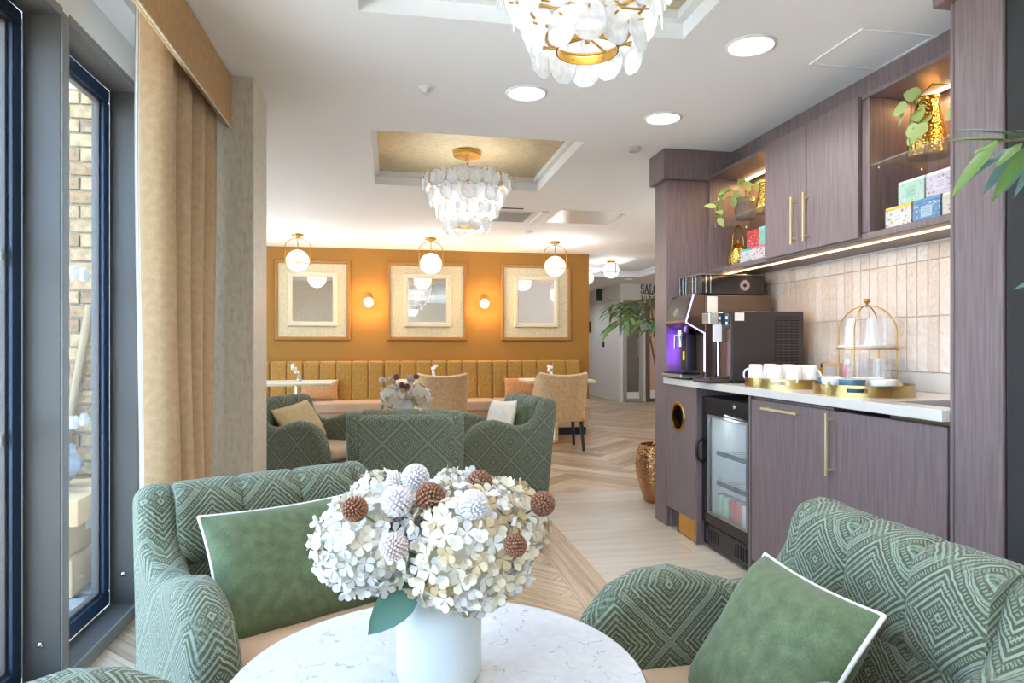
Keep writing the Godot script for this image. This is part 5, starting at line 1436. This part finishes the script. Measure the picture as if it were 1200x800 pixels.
func armchair(label: String, p: Vector3, f: Vector2, group: String) -> Node3D:
	var t := thing("armchair", label, "armchair", p, atan2(f.x, f.y), group)
	var fab: Material = M.green_weave
	# arms with wings: outline in (forward, up), thickness across
	var arm := MB.new()
	arm.xf = Transform3D(Basis(Vector3(0, 0, 1), Vector3(0, 1, 0), Vector3(-1, 0, 0)), Vector3.ZERO)
	arm.slab(wing_outline(), 0.10, 0.042, 5)
	var am := arm.mesh()
	for s in [-1, 1]: put(am, "arm", fab, t, Vector3(0.275 * s, 0, 0))
	# outer back, leaning
	var b := MB.new(); b.rbox(Vector3(0, 0.325, 0), Vector3(0.545, 0.655, 0.075), 0.03, 4); build(b, "back_panel", fab, t, Vector3(0, 0.115, -0.272), Vector3(-0.105, 0, 0))
	b = MB.new()
	b.tube([Vector3(0.268, 0.12, -0.352), Vector3(0.27, 0.42, -0.38), Vector3(0.268, 0.73, -0.404)], 0.006, 6)
	var pm := b.mesh()
	for s in [-1, 1]: put(pm, "piping", fab, t, Vector3((s - 1) * 0.268, 0, 0.042))
	# inner back: a roll of three channels above, three flatter ones below
	var up := MB.new(); up.pad(Vector3.ZERO, Vector3(0.162, 0.235, 0.15), 0.07, 0.013)
	var lo := MB.new(); lo.pad(Vector3.ZERO, Vector3(0.162, 0.24, 0.10), 0.045, 0.011)
	var um := up.mesh(); var lm := lo.mesh()
	for k in 3:
		put(um, "back_channel", fab, t, Vector3((k - 1) * 0.1615, 0.672, -0.262), Vector3(-0.12, 0, 0))
		put(lm, "back_channel", fab, t, Vector3((k - 1) * 0.1615, 0.505, -0.235), Vector3(-0.12, 0, 0))
	b = MB.new(); b.rbb(-0.226, 0.13, -0.26, 0.226, 0.37, 0.325, 0.02, 3); build(b, "seat_base", fab, t)
	b = MB.new(); b.rbb(-0.225, 0.372, -0.2, 0.225, 0.462, 0.335, 0.04, 5); build(b, "seat_cushion", M.beige_seat, t)
	for q in [[-0.25, -0.25, -1, -1], [0.25, -0.25, 1, -1], [-0.25, 0.28, -1, 1], [0.25, 0.28, 1, 1]]:
		b = MB.new(); b.tube([Vector3(q[0], 0.15, q[1]), Vector3(q[0] + 0.012 * q[2], 0.0, q[1] + 0.018 * q[3])], [0.026, 0.014], 10); build(b, "leg", M.dark_wood_leg, t)
	return t

func cushion(label: String, called: String, centre: Vector3, normal: Vector3, roll: float, w: float, h: float, th: float, m: Material, piped: Material, group := "") -> void:
	var z := normal.normalized()
	var x := Vector3.UP.cross(z).normalized()
	var y := z.cross(x)
	var t := thing(called, label, "cushion", centre, 0.0, group)
	t.basis = Basis(x, y, z) * Basis(Vector3.BACK, roll)
	var n := 20
	var edge := []
	var at_uv := func(u: float, v: float, s: float) -> Vector3:
		var pu := u * (1.0 - 0.07 * (1.0 - u * u) * v * v * 0.0 - 0.06 * (1.0 - v * v)); var pv := v * (1.0 - 0.06 * (1.0 - u * u))
		var d := pow(maxf((1.0 - u * u * u * u) * (1.0 - v * v * v * v), 0.0), 0.6)
		var wr := 0.05 * sin(u * 9.0 + v * 4.0) * d * (1.0 - d) * 2.0 + 0.04 * sin(v * 13.0 - u * 5.0) * d * (1.0 - d)
		return Vector3(pu * w / 2, pv * h / 2, s * th / 2 * (d + wr))
	var b := MB.new()
	for s in [1.0, -1.0]:
		var rows := []
		for i in n + 1:
			var row := []
			for j in n + 1:
				var u := -1.0 + 2.0 * j / n; var v := -1.0 + 2.0 * i / n
				row.append(at_uv.call(sin(u * PI / 2), sin(v * PI / 2), s))
			rows.append(row if s > 0 else row.duplicate())
			if s < 0: rows[-1].reverse()
		b.sheet(rows)
	build(b, "cover", m, t)
	if piped:
		for i in 4 * n:
			var k := i % n
			var q := sin((-1.0 + 2.0 * k / n) * PI / 2)
			edge.append(at_uv.call([q, 1.0, -q, -1.0][i / n], [-1.0, q, 1.0, -q][i / n], 1.0))
		b = MB.new(); b.tube(edge, 0.0045, 6, true); build(b, "piping", piped, t)

func round_table(label: String, p: Vector3, r: float, h: float) -> void:
	var t := thing("round_table", label, "table", p, 0.0, "round marble lounge tables")
	var b := MB.new(); b.lathe([[r - 0.02, h - 0.026], [r - 0.006, h - 0.02], [r, h - 0.012], [r - 0.001, h - 0.004], [r - 0.005, h]], Vector3.ZERO, 72); build(b, "tabletop", M.marble, t)
	b = MB.new(); b.lathe([[0.032, 0.022], [0.032, h - 0.026]], Vector3.ZERO, 18); build(b, "pedestal", M.brass, t)
	b = MB.new(); b.lathe([[0.2, 0.0], [0.205, 0.008], [0.19, 0.014], [0.04, 0.026]], Vector3.ZERO, 32); build(b, "base", M.brass, t)

func tub_chair(label: String, p: Vector3, f: Vector2) -> void:
	var t := thing("tub_chair", label, "chair", p, atan2(f.x, f.y), "tan tub chairs at the bistro tables")
	var outer := []; var inner := []; var rim := []
	for i in 9:
		var s := i / 8.0
		var ro := []; var ri := []
		for j in 25:
			var a := PI * 1.12 * (j / 24.0 - 0.5)
			var top := 0.815 + 0.032 * minf(absf(a) / 0.85, 1.0) ** 2 - 0.21 * smoothstep(0.85, 1.76, absf(a))
			var y := lerpf(0.33, top, s)
			var k := pow(pow(absf(sin(a)), 4.0) + pow(absf(cos(a)), 4.0), -1.0 / 4.0)
			var r := (0.262 + 0.035 * s) * k
			ro.append(Vector3(sin(a) * r, y, -cos(a) * r * 0.98 + 0.0))
			ri.append(Vector3(sin(a) * (r - 0.05), y, -cos(a) * (r - 0.05) * 0.98))
		outer.append(ro); inner.append(ri)
	var b := MB.new(); b.sheet(outer)
	for row in inner: row.reverse()
	b.sheet(inner)
	for row in inner: row.reverse()
	var mid := []
	for j in 25: mid.append((outer[8][j] + inner[8][j]) / 2 + Vector3(0, 0.016, 0))
	b.sheet([outer[8], mid, inner[8]])
	for j in [0, 24]:
		var c1 := []; var c2 := []
		for i in 9:
			c1.append(outer[i][j]); c2.append(inner[i][j])
		b.sheet([c1, c2] if j == 0 else [c2, c1])
	build(b, "back_shell", M.tan_velvet, t)
	b = MB.new(); b.tube([outer[0][12] + Vector3(-0.12, 0, -0.003), outer[8][12] + Vector3(-0.14, -0.01, -0.003)], 0.003, 5); build(b, "seam", M.tan_velvet, t)
	b = MB.new(); b.rbb(-0.25, 0.32, -0.24, 0.25, 0.39, 0.24, 0.03, 3); build(b, "seat_frame", M.tan_velvet, t)
	b = MB.new(); b.rbb(-0.21, 0.392, -0.19, 0.21, 0.475, 0.26, 0.035, 4); build(b, "seat_cushion", M.tan_velvet, t)
	for q in [[-0.2, -0.2, -1, -1.6], [0.2, -0.2, 1, -1.6], [-0.2, 0.2, -1, 1], [0.2, 0.2, 1, 1]]:
		b = MB.new(); b.tube([Vector3(q[0], 0.33, q[1]), Vector3(q[0] + 0.02 * q[2], 0.0, q[1] + 0.025 * q[3])], [0.024, 0.015], 8); build(b, "leg", M.dark_wood_leg, t)

func seating() -> void:
	var g := "green patterned wing armchairs"
	armchair("green patterned armchair with a plain green cushion, its back to the curtain", Vector3(-0.225, 0, -1.765), Vector2(0.47, 0.883), g)
	armchair("green patterned armchair with a plain green cushion, its back to the drinks counter", Vector3(0.735, 0, -1.15), Vector2(-1.0, 0.03), g)
	armchair("green patterned armchair at the marble table, its back to the window wall", Vector3(-0.585, 0, -0.845), Vector2(1.0, -0.02), g)
	armchair("olive lit patterned armchair seen from behind at the far marble table", Vector3(0.105, 0, -4.08), Vector2(0.06, -1.0), g)
	armchair("olive lit patterned armchair with cream and green cushions at the far marble table", Vector3(0.72, 0, -4.72), Vector2(-0.97, 0.24), g)
	armchair("olive lit patterned armchair with a sand cushion beside the wallpapered nib", Vector3(-0.54, 0, -4.88), Vector2(0.86, 0.51), g)
	round_table("round white marble table carrying the large bouquet by the window", Vector3(0.08, 0, -1.107), 0.345, 0.60)
	round_table("round white marble table between the olive lit armchairs", Vector3(0.11, 0, -5.2), 0.29, 0.60)
	cushion("plain green velvet cushion with cream piping on the armchair by the curtain", "throw_cushion", Vector3(-0.235, 0.578, -1.82), Vector3(0.44, 0.5, 0.75), 0.0, 0.45, 0.33, 0.13, M.green_velvet, M.cream_piping, "green velvet cushions")
	cushion("plain green velvet cushion with cream piping on the armchair by the counter", "throw_cushion", Vector3(0.705, 0.572, -1.135), Vector3(-0.816, 0.578, 0.03), 0.0, 0.335, 0.32, 0.13, M.green_velvet, M.cream_piping, "green velvet cushions")
	cushion("sand linen cushion tilted on the armchair beside the wallpapered nib", "throw_cushion", Vector3(-0.63, 0.60, -4.93), Vector3(0.86, 0.6, 0.51), 0.12, 0.42, 0.30, 0.12, M.sand_linen, null)
	cushion("cream linen cushion on the far armchair facing the bouquet", "throw_cushion", Vector3(0.78, 0.61, -4.73), Vector3(-0.95, 0.3, 0.3), 0.06, 0.36, 0.30, 0.11, M.cream_linen, null)
	cushion("dark green cushion tucked behind the cream linen cushion", "throw_cushion", Vector3(0.885, 0.60, -4.755), Vector3(-0.95, 0.3, 0.24), 0.0, 0.36, 0.28, 0.08, M.green_velvet, null)
	cushion("rust velvet cushion on the banquette beneath the bistro table by the nib", "throw_cushion", Vector3(-0.86, 0.60, -8.53), Vector3(0, 0.25, 1), 0.0, 0.46, 0.26, 0.11, M.rust_velvet, null, "rust cushions on the banquette")
	cushion("rust velvet cushion on the banquette at the hall end", "throw_cushion", Vector3(1.66, 0.60, -8.53), Vector3(0, 0.25, 1), 0.0, 0.40, 0.26, 0.11, M.rust_velvet, null, "rust cushions on the banquette")
	tub_chair("tan velvet tub chair with its back turned, between the two wall sconces", Vector3(0.54, 0, -7.22), Vector2(0.0, -1.0))
	tub_chair("tan velvet tub chair with its back turned, closest to the hall opening", Vector3(1.86, 0, -7.22), Vector2(0.04, -1.0))

func floret_mesh(r: float, cup: float) -> ArrayMesh:
	var b := MB.new()
	for k in 4:
		var a := TAU * k / 4 + 0.1
		var d := Vector3(cos(a), cup, sin(a)).normalized(); var s := Vector3(-sin(a), 0, cos(a))
		var nn := s.cross(d).normalized()
		if nn.y < 0: nn = -nn
		var p0 := Vector3.ZERO
		var m := d * r * 0.62; var tip := d * r + nn * r * 0.14
		var l := m + s * r * 0.42 + nn * r * 0.10; var q := m - s * r * 0.42 + nn * r * 0.10
		var l2 := d * r * 0.95 + s * r * 0.24 + nn * r * 0.08; var q2 := d * r * 0.95 - s * r * 0.24 + nn * r * 0.08
		for tr in [[p0, l, m], [p0, m, q], [l, l2, m], [m, q2, q], [l2, tip, m], [m, tip, q2]]: b.tri(tr[0], tr[1], tr[2], nn, nn, nn)
	return b.mesh()

func hydrangea(label: String, c: Vector3, foot: Vector3, r: float, tones: Array, meshes: Array, joined := false, group := "") -> void:
	var t := thing("hydrangea", label, "flower", foot, 0.0, group)
	var o := c - foot
	var b := MB.new(); b.tube([Vector3.ZERO, o * 0.5 + Vector3(0, 0.01, 0), o - o.normalized() * r * 0.4], 0.004, 6); build(b, "stem", M.stem, t)
	b = MB.new(); b.ball(o, r * 0.74, 18, Vector3(1, 0.92, 1)); build(b, "flower_heart", mat("flower_heart", "cfc8b0", 0.8), t)
	var n := int(3.3 * r * r / 0.000115) if not joined else int(3.3 * r * r / 0.0004)
	n = mini(n, 292)
	var lots := [MB.new(), MB.new(), MB.new()]
	for i in n:
		var y := 1.0 - 2.0 * (i + 0.5) / n
		var a := i * 2.39996
		var d := Vector3(cos(a) * sqrt(1 - y * y), y, sin(a) * sqrt(1 - y * y))
		var rr := r * rng.randf_range(0.84, 1.0)
		var yy := d.cross(Vector3(0.3, 0.2, 0.9)).normalized()
		var bs := Basis(yy, d, yy.cross(d)) * Basis(Vector3.UP, rng.randf() * 6.0) * Basis(Vector3.RIGHT, rng.randf_range(-0.6, 0.6))
		var tone: int = tones[rng.randi() % tones.size()]
		if joined:
			lots[tone].xf = Transform3D(bs, o + d * rr * Vector3(1, 0.92, 1))
			for k in 4:
				var an := TAU * k / 4
				var e := Vector3(cos(an), 0.3, sin(an)) * 0.026; var s := Vector3(-sin(an), 0, cos(an)) * 0.013
				lots[tone].quad(Vector3.ZERO, e * 0.6 + s, e, e * 0.6 - s, Vector3.UP)
		else:
			var f := put(meshes[i % meshes.size()], "floret", M[["petal_white", "petal_cream", "petal_tan"][tone]], t)
			f.transform = Transform3D(bs, o + d * rr * Vector3(1, 0.92, 1))
	if joined:
		for k in 3:
			if lots[k].v.size():
				var f := build(lots[k], "florets", M[["petal_white", "petal_cream", "petal_tan"][k]], t)
				f.set_meta("kind", "stuff")

func pompom_mesh(r: float, n: int) -> ArrayMesh:
	var b := MB.new()
	b.ball(Vector3.ZERO, r * 0.62, 10)
	for i in n:
		var y := 1.0 - 2.0 * (i + 0.5) / n
		var a := i * 2.39996
		var d := Vector3(cos(a) * sqrt(1 - y * y), y, sin(a) * sqrt(1 - y * y))
		var s := d.cross(Vector3(0.2, 0.9, 0.4)).normalized(); var q := d.cross(s)
		var base := d * r * 0.55; var tip := d * r
		var w := r * 0.11
		for k in 4:
			var a0 := TAU * k / 4; var a1 := TAU * (k + 1) / 4
			var e0 := s * cos(a0) + q * sin(a0); var e1 := s * cos(a1) + q * sin(a1)
			b.tri(base + e0 * w * 0.7, base + e1 * w * 0.7, tip + e1 * w * 1.1, e0, e1, e1)
			b.tri(base + e0 * w * 0.7, tip + e1 * w * 1.1, tip + e0 * w * 1.1, e0, e1, e0)
			b.tri(tip + e0 * w * 1.1, tip + e1 * w * 1.1, d * r * 0.97, (e0 + d).normalized(), (e1 + d).normalized(), d)
	return b.mesh()

func bouquet() -> void:
	for q in [["petal_white", "dcdad6"], ["petal_cream", "d8ceb8"], ["petal_tan", "c6ae86"]]:
		var m := mat(q[0], q[1], 0.6); m.backlight_enabled = true; m.backlight = Color(0.4, 0.38, 0.33)
	var fm := [floret_mesh(0.0165, 0.35), floret_mesh(0.0155, 0.7), floret_mesh(0.0175, 0.2), floret_mesh(0.016, 1.0)]
	var top := Vector3(0.08, 0.76, -1.107)
	var v := thing("vase", "plain white ceramic vase on the marble table holding the large bouquet", "vase", Vector3(0.08, 0.60, -1.107))
	var b := MB.new(); b.lathe([[0.05, 0.0], [0.066, 0.004], [0.07, 0.014], [0.07, 0.105], [0.068, 0.12], [0.06, 0.134], [0.046, 0.146], [0.04, 0.152], [0.04, 0.165], [0.036, 0.166], [0.036, 0.12]], Vector3.ZERO, 48); build(b, "vase_body", M.matte_vase, v)
	var g := "hydrangea heads in the large bouquet"
	hydrangea("large cream hydrangea head at the front of the bouquet above the vase", at(546, 640, 1.02), top, 0.103, [0, 0, 0, 1, 1, 2], fm, false, g)
	hydrangea("white hydrangea head over the green leaf, beside the cushion", at(431, 636, 1.05), top, 0.083, [0, 0, 0, 0, 1], fm, false, g)
	hydrangea("yellowish cream hydrangea head behind the large front head", at(584, 614, 1.14), top, 0.082, [1, 1, 0, 2], fm, false, g)
	hydrangea("white hydrangea head among the pale pompom flowers at the top", at(450, 592, 1.16), top, 0.062, [0, 0, 0, 1], fm, false, g)
	hydrangea("white hydrangea head at the back under the brown pompom", at(538, 590, 1.16), top, 0.062, [0, 0, 0, 1], fm, false, g)
	var tones := {"w": mat("pompom_white", "ece6e6", 0.7), "p": mat("pompom_pink", "e3d3d0", 0.7), "b": mat("pompom_brown", "9a6a50", 0.7), "m": mat("pompom_mauve", "8d6268", 0.7)}
	var pm := pompom_mesh(0.02, 150)
	var gg := "pompom flowers in the large bouquet"
	var balls := [[416, 596, 13, "b", "brown pompom flower over the white hydrangea beside the cushion", 1.02], [487, 559.5, 14, "w", "white pompom flower standing highest in the bouquet", 1.1], [464, 566, 11, "p", "small blush pompom flower just below the highest white one", 1.13], [465, 587, 16, "w", "large white pompom flower next to the blush ones", 1.04], [504, 582, 14.5, "b", "brown pompom flower in the middle of the bouquet", 1.05], [467, 611, 12, "m", "mauve pompom flower deep between the hydrangea heads", 1.08], [488, 596, 12, "p", "blush pompom flower tucked under the middle brown one", 1.08], [462, 640, 14, "p", "blush pompom flower low between the two front hydrangeas", 0.98], [562, 566, 13, "b", "brown pompom flower at the top of the yellowish hydrangea", 1.1], [555, 591, 15, "w", "white pompom flower above the large front hydrangea", 1.0], [636, 590, 12.5, "b", "brown pompom flower on a long stem reaching out of the bouquet", 1.08], [604, 639, 11.5, "b", "brown pompom flower low at the side of the cream hydrangea", 0.985]]
	for q in balls:
		var c := at(q[0], q[1], q[5] - 0.05)
		var t := thing("pompom_flower", q[4], "flower", top, 0.0, gg)
		var o := c - top
		b = MB.new(); b.tube([Vector3.ZERO, o * 0.55 + Vector3(0, 0.012, 0), o], 0.0018, 5); build(b, "stem", M.stem, t)
		var k: float = 1.12 * q[2] * q[5] / FOCAL / 0.02
		var h := put(pm, "flower_head", tones[q[3]], t, o, Vector3(q[0], q[1], 0))
		h.scale = Vector3.ONE * k
	var lf := thing("bouquet_leaf", "broad teal green leaf hanging over the vase's shoulder", "leaf", at(487, 684, 1.03))
	b = MB.new(); oval_leaf(b, Vector3.ZERO, at(440, 733, 0.99) - lf.position, Vector3(-0.3, 0.3, 1), 0.098, 0.056, 0.18, 0.1)
	b.tube([top - lf.position, Vector3.ZERO], 0.0025, 5)
	build(b, "leaf_blade", M.teal_leaf, lf)
	# the same arrangement on the far table
	var top2 := Vector3(0.11, 0.75, -5.2)
	v = thing("vase", "white ceramic vase between the olive lit armchairs", "vase", Vector3(0.11, 0.60, -5.2))
	b = MB.new(); b.lathe([[0.05, 0.0], [0.066, 0.004], [0.07, 0.014], [0.07, 0.1], [0.06, 0.13], [0.042, 0.146], [0.042, 0.16]], Vector3.ZERO, 28); build(b, "vase_body", M.matte_vase, v)
	g = "hydrangea heads in the far bouquet"
	hydrangea("cream hydrangea head of the far bouquet, on the nib's side", at(461, 464, 5.08), top2, 0.098, [0, 1, 1], fm, true, g)
	hydrangea("cream hydrangea head of the far bouquet, on the counter's side", at(491, 463, 5.16), top2, 0.094, [0, 1, 1, 2], fm, true, g)
	for q in [[448, 445.5, 3.7, "w", "far bouquet: white pompom standing out alone"], [459, 444.5, 3.6, "w", "far bouquet: white pompom beside a brown one"], [464.5, 441.5, 3.6, "b", "far bouquet: brown pompom beside the white one"], [481, 443.5, 4.6, "p", "far bouquet: large blush pompom at the top"], [488, 441, 3.2, "b", "far bouquet: brown pompom behind the blush one"], [471, 451, 3.6, "b", "far bouquet: brown pompom between the hydrangeas"], [477, 453, 3.6, "m", "far bouquet: mauve pompom between the hydrangeas"], [479.5, 464, 3.6, "p", "far bouquet: low blush pompom over the vase"]]:
		var c := at(q[0], q[1], 5.04)
		var t := thing("pompom_flower", q[4], "flower", top2, 0.0, "pompom flowers in the far bouquet")
		var o := c - top2
		b = MB.new(); b.tube([Vector3.ZERO, o * 0.6, o], 0.0018, 5); build(b, "stem", M.stem, t)
		var h := put(pm, "flower_head", tones[q[3]], t, o)
		h.scale = Vector3.ONE * float(q[2] * 5.04 / FOCAL / 0.02)

func leafy_branch(t: Node3D, pts: Array, n: int, l: float, w: float, mats: Array) -> void:
	var b := MB.new(); b.tube(pts, 0.0035, 5); build(b, "branch", mat("bark", "6b5238", 0.8), t)
	for i in n:
		var s := 0.25 + 0.75 * (i + 0.5) / n
		var f := s * (pts.size() - 1)
		var k := mini(int(f), pts.size() - 2)
		var p: Vector3 = pts[k].lerp(pts[k + 1], f - k)
		var along: Vector3 = (pts[k + 1] - pts[k]).normalized()
		var side := along.cross(Vector3.UP).normalized() * (1.0 if i % 2 else -1.0)
		var d := (along * rng.randf_range(0.4, 1.0) + side * rng.randf_range(0.4, 1.0) + Vector3(0, rng.randf_range(-0.9, 0.35), 0))
		var lb := MB.new(); oval_leaf(lb, p, d, Vector3(rng.randf_range(-0.5, 0.5), 1, rng.randf_range(-0.5, 0.5)), l * rng.randf_range(0.75, 1.15), w * rng.randf_range(0.8, 1.2), 0.15, rng.randf_range(0.1, 0.5))
		build(lb, "leaf", mats[rng.randi() % mats.size()], t)

func plants() -> void:
	var pc := Vector3(1.925, 0, -4.63)
	var pot := thing("copper_planter", "tall hammered copper planter behind the dark end post", "planter", pc)
	var b := MB.new(); b.lathe([[0.075, 0.0], [0.085, 0.01], [0.115, 0.1], [0.143, 0.22], [0.148, 0.28], [0.135, 0.37], [0.115, 0.425], [0.115, 0.425], [0.108, 0.425], [0.108, 0.36]], Vector3.ZERO, 40, true); build(b, "planter_body", M.copper, pot)
	var t := thing("tall_plant", "leafy tree with long slim leaves growing from the copper planter", "plant", pc + Vector3(0, 0.37, 0))
	for k in 3:
		var a := TAU * k / 3
		b = MB.new(); b.tube([Vector3(0.05 + cos(a) * 0.03, 0, sin(a) * 0.03), Vector3(0.07 + cos(a) * 0.04, 0.45, sin(a) * 0.04), Vector3(cos(a) * 0.1 - 0.03, 1.15, sin(a) * 0.08)], [0.011, 0.009, 0.006], 7); build(b, "trunk", mat("bark", "6b5238", 0.8), t)
	var lm := [M.green_leaf, M.green_leaf, mat("leaf_light", "66803f", 0.45), mat("leaf_blue", "5d7a72", 0.5)]
	for k in 17:
		var a := TAU * k / 17 * 2.0 + 0.4
		var h := 0.74 + 0.05 * (k % 9)
		var r := rng.randf_range(0.2, 0.38)
		var s := Vector3(cos(a) * 0.05 - 0.02, h, sin(a) * 0.05)
		leafy_branch(t, [s, s + Vector3(cos(a) * r * 0.5, 0.12, sin(a) * r * 0.5), s + Vector3(cos(a) * r, rng.randf_range(-0.02, 0.16), sin(a) * r)], 11, 0.13, 0.03, lm)
	# plant standing just outside the frame beside the near post; its leaves reach in
	var base := Vector3(1.52, 0, -1.0)
	pot = thing("copper_planter", "hammered copper planter standing by the near dark post", "planter", base)
	b = MB.new(); b.lathe([[0.075, 0.0], [0.085, 0.01], [0.115, 0.1], [0.143, 0.22], [0.148, 0.28], [0.135, 0.37], [0.115, 0.425], [0.115, 0.425], [0.108, 0.425], [0.108, 0.36]], Vector3.ZERO, 40, true); build(b, "planter_body", M.copper, pot)
	t = thing("tall_plant", "leafy tree with long slim leaves reaching across the near dark post", "plant", base + Vector3(0, 0.37, 0))
	var o := t.position
	b = MB.new(); b.tube([Vector3.ZERO, Vector3(-0.02, 0.6, 0.0), Vector3(-0.04, 1.2, 0.0), Vector3(-0.03, 1.5, 0.0)], [0.014, 0.012, 0.009, 0.006], 8); build(b, "trunk", M.bark, t)
	var tip := at(1178, 166, 1.32) - o
	b = MB.new(); b.tube([Vector3(-0.04, 1.15, 0.0), Vector3(-0.1, 1.22, -0.04), tip + Vector3(0.1, 0.01, 0.02), tip], [0.006, 0.005, 0.004, 0.002], 6); build(b, "branch", M.bark, t)
	var blades := [[1186, 158, 1122, 149, 0.022, 3, 1.33], [1190, 165, 1108, 161, 0.024, 2, 1.31], [1168, 165, 1113, 230, 0.03, 2, 1.28], [1188, 172, 1138, 206, 0.02, 3, 1.34], [1196, 172, 1152, 226, 0.03, 3, 1.31], [1204, 172, 1163, 234, 0.032, 0, 1.28], [1206, 178, 1176, 226, 0.026, 3, 1.33], [1215, 180, 1189, 230, 0.02, 3, 1.35], [1225, 165, 1190, 150, 0.028, 3, 1.3], [1230, 326, 1188, 337, 0.02, 3, 1.3], [1180, 163, 1140, 178, 0.018, 2, 1.3], [1205, 162, 1160, 150, 0.022, 0, 1.3], [1198, 168, 1165, 196, 0.02, 2, 1.27], [1212, 175, 1172, 205, 0.024, 3, 1.36]]
	for q in blades:
		var a := at(q[0], q[1], q[6]); var e := at(q[2], q[3], q[6] - 0.03)
		b = MB.new(); oval_leaf(b, a - o, e - a, Vector3(0.1, 1, 0.5), (e - a).length(), q[4] * 0.8, 0.25, 0.05); build(b, "leaf", lm[q[5]], t)
	for k in 6:
		var a := -0.3 + 0.8 * k
		var s := Vector3(-0.03, 0.85 + 0.1 * k, 0)
		if sin(a) < -0.5 and cos(a) < 0.3: continue
		leafy_branch(t, [s, s + Vector3(0.12 * cos(a), 0.1, absf(sin(a)) * 0.12), s + Vector3(0.28 * cos(a) + 0.05, 0.06, absf(sin(a)) * 0.28)], 8, 0.15, 0.032, lm)
